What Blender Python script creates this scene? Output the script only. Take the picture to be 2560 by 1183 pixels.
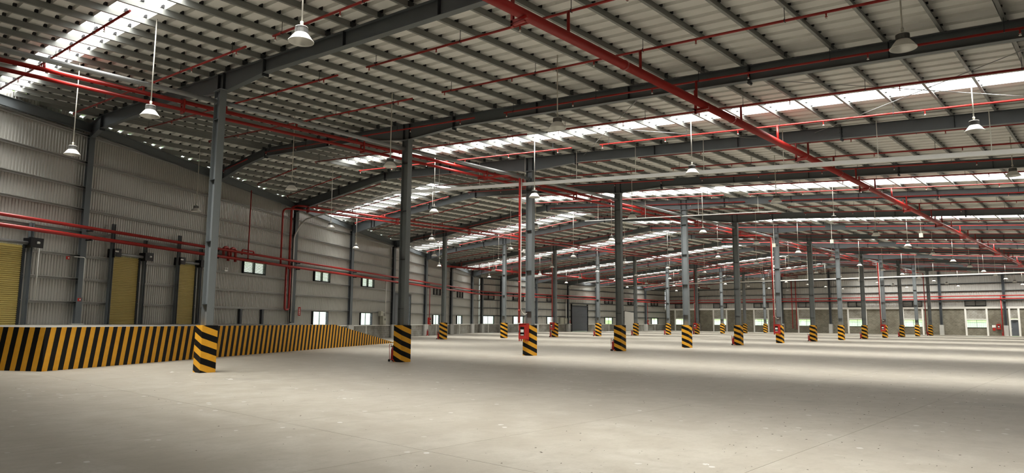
import bpy, math, random
from mathutils import Vector, Matrix
random.seed(7)
for _o in list(bpy.data.objects):
    bpy.data.objects.remove(_o)
scene = bpy.context.scene
COL = scene.collection

# ------------------------------------------------------------------ camera
F_PX = 1724.44
YAW, PITCH, ROLL = math.radians(42.22), math.radians(6.97), math.radians(0.40)
CAM = Vector((22.46, -10.12, 1.69))
cd = bpy.data.cameras.new('camera')
cd.sensor_width = 36.0
cd.sensor_fit = 'HORIZONTAL'
cd.lens = F_PX / 2560.0 * 36.0
cd.clip_start = 0.05
cd.clip_end = 600
cam = bpy.data.objects.new('camera', cd)
COL.objects.link(cam)
fw = Vector((-math.sin(YAW) * math.cos(PITCH), math.cos(YAW) * math.cos(PITCH), math.sin(PITCH)))
rt = Vector((math.cos(YAW), math.sin(YAW), 0))
up = rt.cross(fw)
r2 = rt * math.cos(ROLL) + up * math.sin(ROLL)
u2 = -rt * math.sin(ROLL) + up * math.cos(ROLL)
M = Matrix((r2, u2, -fw)).transposed().to_4x4()
M.translation = CAM
cam.matrix_world = M
scene.camera = cam

# ------------------------------------------------------------------ world, light level
SHEET_GLOW = 6.5              # what the translucent roof sheets show of the daylight above them
SKY_W = 1340.0                # daylight that each translucent strip sends down into the hall (watts per strip)
SKY_SPREAD = math.radians(77)
SKY_LEAN = math.radians(17)   # the sun stands behind the camera, so the daylight leans a little down the hall
# (start along the hall, width in metres) of each translucent strip on the right and on the left slope
SKY_RIGHT = [(-4.4, 1), (12.6, 1), (28.6, 2), (44.6, 2), (60.6, 2), (76.6, 2), (92.6, 2), (108.6, 1)]
SKY_LEFT = [(20.6, 2), (36.6, 2), (52.6, 2), (68.6, 2), (84.6, 2), (100.6, 2)]
w = bpy.data.worlds.new('overcast_sky')
scene.world = w
w.use_nodes = True
bg = w.node_tree.nodes['Background']
bg.inputs[0].default_value = (0.92, 0.965, 1.0, 1)
bg.inputs[1].default_value = 6.0
scene.view_settings.view_transform = 'Standard'
scene.view_settings.look = 'None'
scene.view_settings.gamma = 1
scene.view_settings.use_curve_mapping = False
scene.view_settings.exposure = 0.0
scene.cycles.use_denoising = True
scene.cycles.use_adaptive_sampling = True
scene.cycles.adaptive_threshold = 0.1
scene.cycles.adaptive_min_samples = 16
scene.cycles.max_bounces = 5
scene.cycles.diffuse_bounces = 4
scene.cycles.glossy_bounces = 2
scene.cycles.transparent_max_bounces = 8
scene.cycles.caustics_reflective = False
scene.cycles.caustics_refractive = False
scene.cycles.sample_clamp_indirect = 4.0

def strip_light(x0, x1, z0, z1, y, wd):
    """daylight entering through one translucent roof strip"""
    L = bpy.data.lights.new('skylight_daylight', 'AREA')
    L.shape = 'RECTANGLE'
    L.size = math.hypot(x1 - x0, z1 - z0)
    L.size_y = 0.95 * wd
    L.energy = SKY_W * L.size / 36.0
    L.spread = SKY_SPREAD
    L.color = (1.0, 0.975, 0.92)
    o = bpy.data.objects.new('skylight_daylight', L)
    COL.objects.link(o)
    o.location = ((x0 + x1) / 2, y + wd / 2, (z0 + z1) / 2 - 0.03 - 0.1 * wd)
    o.rotation_euler = (SKY_LEAN, -math.atan2(z1 - z0, x1 - x0), 0)
for _y, _w in SKY_RIGHT:
    _x0 = max(-12.0, -13.7 - 0.56 * _y)
    strip_light(_x0, 24.0, 11.08 - 0.078 * abs(_x0 + 12), 11.08 - 0.078 * 36, _y, _w)
for _y, _w in SKY_LEFT:
    _x0 = max(-47.2, -13.7 - 0.56 * _y)
    strip_light(_x0, -12.0, 11.08 - 0.078 * abs(_x0 + 12), 11.08, _y, _w)

# ------------------------------------------------------------------ materials
def nodes_of(name):
    m = bpy.data.materials.new(name)
    m.use_nodes = True
    nt = m.node_tree
    return m, nt, nt.nodes['Principled BSDF']

def N(nt, kind, **kw):
    n = nt.nodes.new(kind)
    for k, v in kw.items():
        setattr(n, k, v)
    return n

def math_node(nt, op, a, b=None, clamp=False):
    n = N(nt, 'ShaderNodeMath', operation=op, use_clamp=clamp)
    for i, x in enumerate((a, b)):
        if x is None:
            continue
        if isinstance(x, (int, float)):
            n.inputs[i].default_value = x
        else:
            nt.links.new(x, n.inputs[i])
    return n.outputs[0]

def mix_col(nt, fac, c1, c2):
    n = N(nt, 'ShaderNodeMix', data_type='RGBA')
    if isinstance(fac, (int, float)):
        n.inputs[0].default_value = fac
    else:
        nt.links.new(fac, n.inputs[0])
    for i, c in ((6, c1), (7, c2)):
        if isinstance(c, tuple):
            n.inputs[i].default_value = (*c, 1)
        else:
            nt.links.new(c, n.inputs[i])
    return n.outputs[2]

def ramp(nt, val, lo, hi):
    n = N(nt, 'ShaderNodeMapRange')
    nt.links.new(val, n.inputs[0])
    n.inputs[1].default_value = lo
    n.inputs[2].default_value = hi
    return n.outputs[0]

def noise(nt, scale, detail=4, vec=None, rough=0.55, stretch=None):
    n = N(nt, 'ShaderNodeTexNoise')
    n.inputs['Scale'].default_value = scale
    n.inputs['Detail'].default_value = detail
    n.inputs['Roughness'].default_value = rough
    if vec is None:
        tc = N(nt, 'ShaderNodeTexCoord')
        vec = tc.outputs['Object']
    if stretch:
        mp = N(nt, 'ShaderNodeMapping')
        mp.inputs['Scale'].default_value = stretch
        nt.links.new(vec, mp.inputs[0])
        vec = mp.outputs[0]
    nt.links.new(vec, n.inputs['Vector'])
    return n.outputs['Fac']

def paint(name, col, rough=0.5, metal=0.0, var=0.12, scale=2.5, spec=0.4, stretch=None):
    """plain paint or metal with a little wear"""
    m, nt, b = nodes_of(name)
    f = noise(nt, scale, 5, stretch=stretch)
    dark = tuple(c * (1 - var) for c in col)
    lite = tuple(min(1, c * (1 + var)) for c in col)
    nt.links.new(mix_col(nt, f, dark, lite), b.inputs['Base Color'])
    b.inputs['Roughness'].default_value = rough
    b.inputs['Metallic'].default_value = metal
    b.inputs['Specular IOR Level'].default_value = spec
    return m

MAT = {}
MAT['steel'] = paint('grey_steel_paint', (0.122, 0.137, 0.145), 0.42, 0.0, 0.12, 1.5)
MAT['column_steel'] = paint('grey_column_paint', (0.178, 0.195, 0.200), 0.4, 0.0, 0.10, 1.5)
MAT['dark_steel'] = paint('dark_steel_paint', (0.040, 0.046, 0.052), 0.45)
MAT['purlin'] = paint('galvanised_purlin', (0.25, 0.257, 0.242), 0.42, 0.3, 0.22, 1.2, stretch=(1, 0.15, 1))
MAT['girt'] = paint('galvanised_girt', (0.50, 0.505, 0.485), 0.42, 0.35, 0.12, 1.2)
MAT['roof'] = paint('roof_sheet_underside', (0.82, 0.815, 0.775), 0.6, 0.0, 0.07, 0.6, stretch=(0.25, 1, 1))
MAT['sheet'] = paint('wall_sheet_grey', (0.475, 0.470, 0.435), 0.32, 0.30, 0.08, 0.5, stretch=(1, 1, 0.25))
MAT['far_sheet'] = paint('wall_sheet_grey_far', (0.45, 0.443, 0.415), 0.45, 0.1, 0.08, 0.3)
MAT['red'] = paint('red_pipe_paint', (0.37, 0.024, 0.020), 0.30, 0.0, 0.15, 3)
MAT['red_box'] = paint('red_cabinet_paint', (0.44, 0.028, 0.022), 0.4)
MAT['white'] = paint('white_paint', (0.80, 0.79, 0.74), 0.5, 0.0, 0.06)
MAT['tray'] = paint('tray_grey_white', (0.62, 0.62, 0.585), 0.45, 0.1, 0.06)
MAT['strut'] = paint('galvanised_tube', (0.33, 0.34, 0.34), 0.38, 0.4, 0.10)
MAT['concrete_pale'] = paint('pale_concrete', (0.50, 0.50, 0.47), 0.8, 0.0, 0.10, 3)
MAT['deck'] = paint('darkened_dock_concrete', (0.26, 0.25, 0.22), 0.8, 0.0, 0.15, 3)  # deck colour darkened to weaken the light bounced onto the lower wall
MAT['shade'] = paint('aluminium_reflector', (0.80, 0.79, 0.75), 0.35, 0.25, 0.04)
MAT['heatsink'] = paint('dark_heat_sink', (0.20, 0.20, 0.19), 0.5, 0.3)
MAT['cord'] = paint('pale_lamp_rod', (0.62, 0.60, 0.53), 0.5)
MAT['black'] = paint('black_metal', (0.010, 0.010, 0.012), 0.4)
MAT['shutter'] = paint('yellow_shutter', (0.52, 0.41, 0.13), 0.45, 0.0, 0.08)
MAT['grey_door'] = paint('slate_door', (0.105, 0.115, 0.128), 0.45, 0.0, 0.10)
MAT['beige_box'] = paint('beige_enclosure', (0.42, 0.41, 0.33), 0.5)
MAT['louvre'] = paint('pale_louvre_slat', (0.34, 0.34, 0.32), 0.4)
MAT['far_louvre'] = paint('grey_louvre_slat', (0.36, 0.36, 0.345), 0.5)
MAT['rubber'] = paint('black_rubber', (0.015, 0.015, 0.015), 0.6)
MAT['scrap'] = paint('pale_scrap', (0.62, 0.60, 0.55), 0.8)
MAT['crumb'] = paint('dark_crumb', (0.10, 0.085, 0.07), 0.9)
MAT['grass'] = paint('grass', (0.18, 0.34, 0.06), 0.9, 0, 0.3, 1.0)
MAT['leaf'] = paint('hedge_green', (0.48, 0.60, 0.30), 0.8, 0, 0.25, 2.0)
MAT['out_white'] = paint('outside_white_wall', (0.88, 0.89, 0.89), 0.7)
MAT['out_blue'] = paint('outside_pale_blue_cladding', (0.86, 0.92, 0.95), 0.6)

def stripes(name, ku, kz, off, period, kind):
    m, nt, b = nodes_of(name)
    tc = N(nt, 'ShaderNodeTexCoord')
    sp = N(nt, 'ShaderNodeSeparateXYZ')
    nt.links.new(tc.outputs['Object'], sp.inputs[0])
    if kind == 'pedestal':
        u = math_node(nt, 'ADD', sp.outputs[0], sp.outputs[1])
    else:
        u = math_node(nt, 'SUBTRACT', sp.outputs[0], sp.outputs[1])
    a = math_node(nt, 'MULTIPLY', u, ku)
    z = math_node(nt, 'MULTIPLY', sp.outputs[2], kz)
    wob = math_node(nt, 'MULTIPLY', noise(nt, 6, 2), 0.012)
    t = math_node(nt, 'ADD', math_node(nt, 'ADD', a, z), math_node(nt, 'ADD', wob, off + 40 * period))
    fr = math_node(nt, 'FRACT', math_node(nt, 'DIVIDE', t, period))
    yel = math_node(nt, 'LESS_THAN', fr, 0.5)
    wear = noise(nt, 5, 6)
    ycol = mix_col(nt, wear, (0.68, 0.31, 0.020), (0.86, 0.45, 0.045))
    bcol = mix_col(nt, wear, (0.004, 0.004, 0.004), (0.009, 0.008, 0.008))
    nt.links.new(mix_col(nt, yel, bcol, ycol), b.inputs['Base Color'])
    b.inputs['Roughness'].default_value = 0.5
    b.inputs['Specular IOR Level'].default_value = 0.15
    return m
# pedestals: bands slope down to the right on both visible faces
MAT['ped_stripes'] = stripes('pedestal_hazard_stripes', -0.36, -1.0, 1.48, 0.40, 'pedestal')
MAT['dock_stripes'] = stripes('dock_hazard_stripes', 1.0, -0.165, -0.01, 0.404, 'dock')

def mat_floor():
    m, nt, b = nodes_of('dusty_concrete_floor')
    geo = N(nt, 'ShaderNodeNewGeometry')
    pos = geo.outputs['Position']
    big = noise(nt, 0.16, 5, pos)
    mid = noise(nt, 1.3, 6, pos, 0.6)
    fine = noise(nt, 22, 4, pos, 0.6)
    sw = noise(nt, 0.9, 5, pos, 0.6, stretch=(0.35, 1.6, 1))
    c = mix_col(nt, ramp(nt, big, 0.3, 0.7), (0.338, 0.309, 0.252), (0.400, 0.372, 0.312))
    c = mix_col(nt, ramp(nt, mid, 0.42, 0.72), c, (0.445, 0.421, 0.364))
    blotch = noise(nt, 4.5, 6, pos, 0.65, stretch=(1.0, 0.6, 1))
    c = mix_col(nt, math_node(nt, 'MULTIPLY', ramp(nt, blotch, 0.48, 0.68), 0.5), c, (0.305, 0.277, 0.225))
    c = mix_col(nt, math_node(nt, 'MULTIPLY', ramp(nt, sw, 0.60, 0.78), 0.35), c, (0.60, 0.585, 0.54))
    c = mix_col(nt, math_node(nt, 'MULTIPLY', ramp(nt, fine, 0.38, 0.70), 0.36), c, (0.33, 0.30, 0.25))
    # damp or oily patches
    st = noise(nt, 0.42, 3, pos, 0.5, stretch=(1, 1, 1))
    c = mix_col(nt, math_node(nt, 'MULTIPLY', ramp(nt, st, 0.645, 0.70), 0.45), c, (0.30, 0.275, 0.235))
    # chalky scuff marks: small voronoi blots picked out by a slow noise
    vo = N(nt, 'ShaderNodeTexVoronoi')
    vo.inputs['Scale'].default_value = 2.6
    nt.links.new(pos, vo.inputs['Vector'])
    wobble = math_node(nt, 'ADD', vo.outputs['Distance'], math_node(nt, 'MULTIPLY', noise(nt, 14, 3, pos), 0.16))
    blot = math_node(nt, 'LESS_THAN', wobble, 0.20)
    pick = ramp(nt, noise(nt, 0.45, 3, pos), 0.50, 0.58)
    c = mix_col(nt, math_node(nt, 'MULTIPLY', math_node(nt, 'MULTIPLY', blot, pick), 0.75), c, (0.66, 0.66, 0.635))
    # dark specks
    v2 = N(nt, 'ShaderNodeTexVoronoi')
    v2.inputs['Scale'].default_value = 3.3
    nt.links.new(pos, v2.inputs['Vector'])
    speck = math_node(nt, 'LESS_THAN', v2.outputs['Distance'], 0.05)
    c = mix_col(nt, math_node(nt, 'MULTIPLY', speck, 0.5), c, (0.14, 0.12, 0.10))
    nt.links.new(c, b.inputs['Base Color'])
    rr = N(nt, 'ShaderNodeMapRange')
    nt.links.new(mid, rr.inputs[0])
    rr.inputs[3].default_value = 0.42
    rr.inputs[4].default_value = 0.62
    nt.links.new(rr.outputs[0], b.inputs['Roughness'])
    b.inputs['Specular IOR Level'].default_value = 0.35
    bp = N(nt, 'ShaderNodeBump')
    bp.inputs['Strength'].default_value = 0.08
    nt.links.new(fine, bp.inputs['Height'])
    nt.links.new(bp.outputs[0], b.inputs['Normal'])
    return m
MAT['floor'] = mat_floor()

def mat_blocks(name, c1, c2, cm, axis):
    m, nt, b = nodes_of(name)
    geo = N(nt, 'ShaderNodeNewGeometry')
    sp = N(nt, 'ShaderNodeSeparateXYZ')
    nt.links.new(geo.outputs['Position'], sp.inputs[0])
    cb = N(nt, 'ShaderNodeCombineXYZ')
    nt.links.new(sp.outputs[axis], cb.inputs[0])
    nt.links.new(sp.outputs[2], cb.inputs[1])
    br = N(nt, 'ShaderNodeTexBrick')
    nt.links.new(cb.outputs[0], br.inputs['Vector'])
    br.inputs['Color1'].default_value = (*c1, 1)
    br.inputs['Color2'].default_value = (*c2, 1)
    br.inputs['Mortar'].default_value = (*cm, 1)
    br.inputs['Scale'].default_value = 1.0
    br.inputs['Brick Width'].default_value = 0.4
    br.inputs['Row Height'].default_value = 0.2
    br.inputs['Mortar Size'].default_value = 0.012
    st = noise(nt, 0.55, 5, geo.outputs['Position'], 0.65)
    c = mix_col(nt, math_node(nt, 'MULTIPLY', ramp(nt, st, 0.40, 0.62), 0.65), br.outputs['Color'], (0.11, 0.095, 0.065))
    nt.links.new(c, b.inputs['Base Color'])
    b.inputs['Roughness'].default_value = 0.9
    return m
MAT['blocks_y'] = mat_blocks('concrete_blocks_side', (0.34, 0.335, 0.30), (0.27, 0.265, 0.24), (0.44, 0.43, 0.40), 1)
MAT['blocks_x'] = mat_blocks('concrete_blocks_end', (0.235, 0.218, 0.165), (0.155, 0.145, 0.108), (0.29, 0.28, 0.235), 0)
MAT['screen_x'] = mat_blocks('pierced_blocks_end', (0.42, 0.41, 0.37), (0.36, 0.35, 0.30), (0.16, 0.15, 0.13), 0)

def mat_emit(name, col, s):
    m = bpy.data.materials.new(name)
    m.use_nodes = True
    nt = m.node_tree
    nt.nodes.clear()
    o = N(nt, 'ShaderNodeOutputMaterial')
    e = N(nt, 'ShaderNodeEmission')
    e.inputs[0].default_value = (*col, 1)
    e.inputs[1].default_value = s
    nt.links.new(e.outputs[0], o.inputs[0])
    m.cycles.emission_sampling = 'NONE'      # the strip lights below carry the daylight
    return m
MAT['skylight'] = mat_emit('translucent_daylight_sheet', (1.0, 0.985, 0.94), SHEET_GLOW)

def mat_glass(name, tint):
    m = bpy.data.materials.new(name)
    m.use_nodes = True
    nt = m.node_tree
    nt.nodes.clear()
    o = N(nt, 'ShaderNodeOutputMaterial')
    t = N(nt, 'ShaderNodeBsdfTransparent')
    t.inputs[0].default_value = (*tint, 1)
    g = N(nt, 'ShaderNodeBsdfGlossy')
    g.inputs['Roughness'].default_value = 0.05
    mx = N(nt, 'ShaderNodeMixShader')
    mx.inputs[0].default_value = 0.06
    nt.links.new(t.outputs[0], mx.inputs[1])
    nt.links.new(g.outputs[0], mx.inputs[2])
    nt.links.new(mx.outputs[0], o.inputs[0])
    return m
MAT['glass'] = mat_glass('window_glass', (0.96, 0.98, 0.985))
MAT['dark_glass'] = paint('dark_cabinet_glass', (0.012, 0.013, 0.015), 0.12)

# ------------------------------------------------------------------ mesh helpers
class MB:
    def __init__(self):
        self.v = []
        self.f = []
    def add(self, vs, fs):
        n = len(self.v)
        self.v += [tuple(p) for p in vs]
        self.f += [tuple(i + n for i in q) for q in fs]
        return self
    def box(self, x0, x1, y0, y1, z0, z1):
        return self.add([(x0, y0, z0), (x1, y0, z0), (x1, y1, z0), (x0, y1, z0), (x0, y0, z1), (x1, y0, z1), (x1, y1, z1), (x0, y1, z1)],
                        [(0, 3, 2, 1), (4, 5, 6, 7), (0, 1, 5, 4), (1, 2, 6, 5), (2, 3, 7, 6), (3, 0, 4, 7)])
    def obox(self, o, a, b, c):
        """box from corner o with edge vectors a, b, c"""
        o, a, b, c = Vector(o), Vector(a), Vector(b), Vector(c)
        if a.cross(b).dot(c) < 0:
            a, b = b, a
        p = [o, o + a, o + a + b, o + b, o + c, o + a + c, o + a + b + c, o + b + c]
        return self.add(p, [(0, 3, 2, 1), (4, 5, 6, 7), (0, 1, 5, 4), (1, 2, 6, 5), (2, 3, 7, 6), (3, 0, 4, 7)])
    def bar(self, p, q, wx, wz, upv=(0, 0, 1)):
        """rectangular bar from p to q, centred on the line"""
        p, q = Vector(p), Vector(q)
        d = q - p
        s = d.cross(Vector(upv)).normalized() * wx
        t = s.cross(d).normalized() * wz
        return self.obox(p - s / 2 - t / 2, s, t, d)
    def tube(self, pts, r, n=8, cap=True):
        pts = [Vector(p) for p in pts]
        rings = []
        prev = None
        for i, p in enumerate(pts):
            d = (pts[min(i + 1, len(pts) - 1)] - pts[max(i - 1, 0)]).normalized()
            if prev is None:
                a = d.orthogonal().normalized()
            else:
                a = (prev - d * prev.dot(d))
                a = a.normalized() if a.length > 1e-6 else d.orthogonal().normalized()
            prev = a
            b = d.cross(a)
            k = 1.0
            if 0 < i < len(pts) - 1:
                d1 = (pts[i] - pts[i - 1]).normalized()
                k = 1 / max(0.5, d1.dot(d))
            rings.append([p + (a * math.cos(2 * math.pi * j / n) + b * math.sin(2 * math.pi * j / n)) * r * (k if i else 1) for j in range(n)])
        vs = [q for rg in rings for q in rg]
        fs = []
        for i in range(len(rings) - 1):
            for j in range(n):
                j2 = (j + 1) % n
                fs.append((i * n + j, i * n + j2, (i + 1) * n + j2, (i + 1) * n + j))
        if cap:
            fs.append(tuple(range(n - 1, -1, -1)))
            fs.append(tuple((len(rings) - 1) * n + j for j in range(n)))
        return self.add(vs, fs)
    def lathe(self, prof, n=24, c=(0, 0, 0)):
        vs = []
        for r, z in prof:
            for j in range(n):
                a = 2 * math.pi * j / n
                vs.append((c[0] + r * math.cos(a), c[1] + r * math.sin(a), c[2] + z))
        fs = []
        for i in range(len(prof) - 1):
            for j in range(n):
                j2 = (j + 1) % n
                fs.append((i * n + j, i * n + j2, (i + 1) * n + j2, (i + 1) * n + j))
        return self.add(vs, fs)
    def extrude(self, prof, p, q, ax, ay, closed=True):
        """2-D profile swept from p to q; ax, ay are the profile axes"""
        p, q, ax, ay = Vector(p), Vector(q), Vector(ax), Vector(ay)
        n = len(prof)
        vs = [p + ax * a + ay * b for a, b in prof] + [q + ax * a + ay * b for a, b in prof]
        fs = []
        for i in range(n if closed else n - 1):
            j = (i + 1) % n
            fs.append((i, j, n + j, n + i))
        if closed:
            fs.append(tuple(range(n - 1, -1, -1)))
            fs.append(tuple(range(n, 2 * n)))
        return self.add(vs, fs)
    def mesh(self, name, mat, smooth=False):
        me = bpy.data.meshes.new(name)
        me.from_pydata(self.v, [], self.f)
        me.materials.append(MAT[mat] if isinstance(mat, str) else mat)
        if smooth:
            for p in me.polygons:
                p.use_smooth = len(p.vertices) <= 4
        me.update()
        return me
    def build(self, name, mat, parent=None, loc=(0, 0, 0), rz=0, smooth=False):
        return put(name, self.mesh(name, mat, smooth), parent, loc, rz)

def put(name, me, parent=None, loc=(0, 0, 0), rz=0):
    o = bpy.data.objects.new(name, me)
    COL.objects.link(o)
    o.location = loc
    if rz:
        o.rotation_euler = (0, 0, rz)
    if parent is not None:
        o.parent = parent
    return o

def thing(name, label, cat, loc=(0, 0, 0), rz=0, group=None):
    o = put(name, None, None, loc, rz)
    o.empty_display_size = 0.1
    return tag(o, label, cat, group)

def tag(o, label, cat, group=None):
    o['label'] = label
    o['category'] = cat
    if group:
        o['group'] = group
    return o

def struct(o):
    o['kind'] = 'structure'
    return o

def rounded(pts, r=0.25, k=4):
    pts = [Vector(p) for p in pts]
    out = [pts[0]]
    for i in range(1, len(pts) - 1):
        a, b, c = pts[i - 1], pts[i], pts[i + 1]
        rr = min(r, (a - b).length * 0.45, (c - b).length * 0.45)
        p, q = b + (a - b).normalized() * rr, b + (c - b).normalized() * rr
        for j in range(k + 1):
            t = j / k
            out.append(p * (1 - t) ** 2 + b * 2 * t * (1 - t) + q * t * t)
    out.append(pts[-1])
    return out

WORDS = ['zeroth', 'first', 'second', 'third', 'fourth', 'fifth', 'sixth', 'seventh', 'eighth', 'ninth', 'tenth', 'eleventh', 'twelfth', 'thirteenth',
         'fourteenth', 'fifteenth', 'sixteenth', 'seventeenth', 'eighteenth', 'nineteenth', 'twentieth']
def nth(n):
    if n <= 20:
        return WORDS[n]
    return 'twenty-' + WORDS[n - 20] if n < 30 else ('thirtieth' if n == 30 else ('thirty-' + WORDS[n - 30] if n < 40 else ('fortieth' if n == 40 else 'forty-' + WORDS[n - 40])))

def in_frame(p, m=10):
    d = Vector(p) - CAM
    z = d.dot(fw)
    if z <= 0.1:
        return False
    x, y_ = 1280 + F_PX * d.dot(r2) / z, 591.5 - F_PX * d.dot(u2) / z
    return -m < x < 2560 + m and -m < y_ < 1183 + m

# ------------------------------------------------------------------ the building's geometry (metres)
D = 8.0                       # frame spacing along Y
RIDGE = -12.0
SL = 0.078
Y_END = 112.0
Y_NEAR = -20.0
X_RIGHT = 24.0
X_LEFT = -47.2
OBX, OBK = -13.7, -0.56       # the slanting left wall: X = OBX + OBK*Y
Y_KINK = (X_LEFT - OBX) / OBK

def zs(x):                    # underside of the roof sheets (pans)
    return 11.08 - SL * abs(x - RIDGE)
def zt(x):                    # top of the rafters
    return 10.88 - SL * abs(x - RIDGE)
def wall_x(y):
    return max(X_LEFT, OBX + OBK * y)

# ================================================================== FLOOR
SX, SY = 3.6, 8.0             # cast slabs
X0S, Y0S = 19.0, -4.0
Y_FAR_SLAB = 28.0
mb = MB()
poly = [(X_RIGHT + 0.3, Y_FAR_SLAB), (X_RIGHT + 0.3, Y_END + 0.3), (X_LEFT - 0.3, Y_END + 0.3), (X_LEFT - 0.3, Y_KINK), (wall_x(Y_FAR_SLAB) - 0.3, Y_FAR_SLAB)]
mb.add([(x, y, 0) for x, y in poly], [tuple(range(5))])
poly = [(X_RIGHT + 0.3, Y_NEAR - 0.3), (X_RIGHT + 0.3, Y_FAR_SLAB), (wall_x(Y_FAR_SLAB) - 0.3, Y_FAR_SLAB), (wall_x(Y_NEAR) - 0.3, Y_NEAR - 0.3)]
mb.add([(x, y, -0.025) for x, y in poly], [tuple(range(4))])
floor = struct(mb.build('floor', 'floor'))
g = 0.0028
slab_me = MB().box(-SX / 2 + g, SX / 2 - g, -SY / 2 + g, SY / 2 - g, -0.025, 0).mesh('slab', 'floor')
yy = Y0S - SY * 2
while yy < Y_FAR_SLAB - 0.1:
    xx = X0S + SX * 2
    while xx > -32:
        if xx - SX < X_RIGHT and xx > wall_x(yy + SY) - 0.2:
            put('slab', slab_me, floor, (xx - SX / 2, yy + SY / 2, 0))
        xx -= SX
    yy += SY

# ================================================================== ROOF (the ceiling seen from below)
cap = MB()
cap.add([(RIDGE - 0.35, Y_NEAR, zs(RIDGE - 0.35) + 0.075), (RIDGE, Y_NEAR, zs(RIDGE) + 0.09), (RIDGE + 0.35, Y_NEAR, zs(RIDGE + 0.35) + 0.075),
         (RIDGE - 0.35, Y_END, zs(RIDGE - 0.35) + 0.075), (RIDGE, Y_END, zs(RIDGE) + 0.09), (RIDGE + 0.35, Y_END, zs(RIDGE + 0.35) + 0.075)],
        [(0, 1, 4, 3), (1, 2, 5, 4)])
ceiling = struct(cap.build('ceiling', 'roof'))
PROF = []                     # one metre-wide sheet: two pans, two raised ribs
for k in range(2):
    o = k * 0.5
    PROF += [(o, 0.0), (o + 0.32, 0.0), (o + 0.345, 0.09), (o + 0.475, 0.09)]
PROF += [(1.0, 0.0)]
def is_skylight(y0, side):
    return any(q - 0.01 < y0 < q + wd - 0.5 for q, wd in (SKY_RIGHT if side > 0 else SKY_LEFT))
shared = {}
y0 = Y_NEAR - 0.4
while y0 < Y_END - 0.01:
    for side in (1, -1):
        xa = RIDGE
        sky = is_skylight(y0, side)
        if side > 0:
            xb = X_RIGHT + 0.4
            ends = [(max(xa, OBX + OBK * (y0 + a) - 0.04), xb) for a, b in PROF]
        else:
            if OBX + OBK * (y0 + 1.0) - 0.04 > RIDGE:
                continue
            ends = [(max(X_LEFT - 0.06, min(RIDGE, OBX + OBK * (y0 + a) - 0.04)), xa) for a, b in PROF]
        key = (side, sky) if (all(abs(e[0] - ends[0][0]) < 1e-6 for e in ends) and abs(ends[0][0] - (RIDGE if side > 0 else X_LEFT - 0.06)) < 1e-6) else None
        nm = 'skylight_sheet' if sky else 'roof_sheet'
        if key in shared and key is not None:
            put(nm, shared[key], ceiling, (0, y0, 0))
        else:
            n = len(PROF)
            vs = [(ends[i][0], a, zs(ends[i][0]) + b) for i, (a, b) in enumerate(PROF)] + [(ends[i][1], a, zs(ends[i][1]) + b) for i, (a, b) in enumerate(PROF)]
            fs = [(i, i + 1, n + i + 1, n + i) for i in range(n - 1)]
            me = MB().add(vs, fs).mesh(nm, 'skylight' if sky else 'roof')
            if key is not None:
                shared[key] = me
            put(nm, me, ceiling, (0, y0, 0))
    y0 += 1.0
# purlins: Z sections running the length of the building
ZP = [(-0.07, 0.018), (-0.07, 0.0), (0.0, 0.0), (0.0, 0.194), (0.065, 0.194), (0.065, 0.178), (0.071, 0.178), (0.071, 0.2), (-0.006, 0.2), (-0.006, 0.006), (-0.064, 0.006), (-0.064, 0.018)]
for side in (1, -1):
    for j in range(30):
        x = RIDGE + side * (0.30 + 1.2 * j)
        ys = max(Y_NEAR, (x - OBX) / OBK + 0.1)
        if ys > Y_END - 3:
            continue
        z = zs(x) - 0.2
        sx = -side
        MB().extrude([(a * sx, b) for a, b in ZP], (x, ys, z), (x, Y_END - 0.05, z), (1, 0, 0), (0, 0, 1)).build('purlin', 'purlin', ceiling)

# the small dark fixing clips that hold each raised rib on the purlins
clips = MB()
for side in (1, -1):
    for j in range(30):
        x = RIDGE + side * (0.30 + 1.2 * j)
        y = math.ceil(max(Y_NEAR, (x - OBX) / OBK + 0.3)) - 0.4 + 0.41
        z = zs(x)
        while y < 64:
            clips.box(x - 0.02, x + 0.045, y - 0.045, y + 0.045, z - 0.004, z + 0.088)
            y += 0.5
clip_obj = clips.build('roof_clips', 'black', ceiling)
clip_obj['kind'] = 'stuff'

# ================================================================== WALLS
def ripple(t0, t1, pitch, depth):
    """corrugated profile between t0 and t1 on one global rhythm"""
    pts = []
    k0 = math.floor(t0 / pitch) - 1
    k = k0
    cand = []
    while k * pitch < t1 + pitch:
        b = k * pitch
        cand += [(b, 0), (b + 0.42 * pitch, 0), (b + 0.55 * pitch, depth), (b + 0.87 * pitch, depth)]
        k += 1
    def val(t):
        for (a, da), (c, dc) in zip(cand, cand[1:]):
            if a <= t <= c:
                return da + (dc - da) * ((t - a) / (c - a) if c > a else 0)
        return 0
    pts.append((t0, val(t0)))
    pts += [(a, d) for a, d in cand if t0 + 1e-4 < a < t1 - 1e-4]
    pts.append((t1, val(t1)))
    return pts

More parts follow.
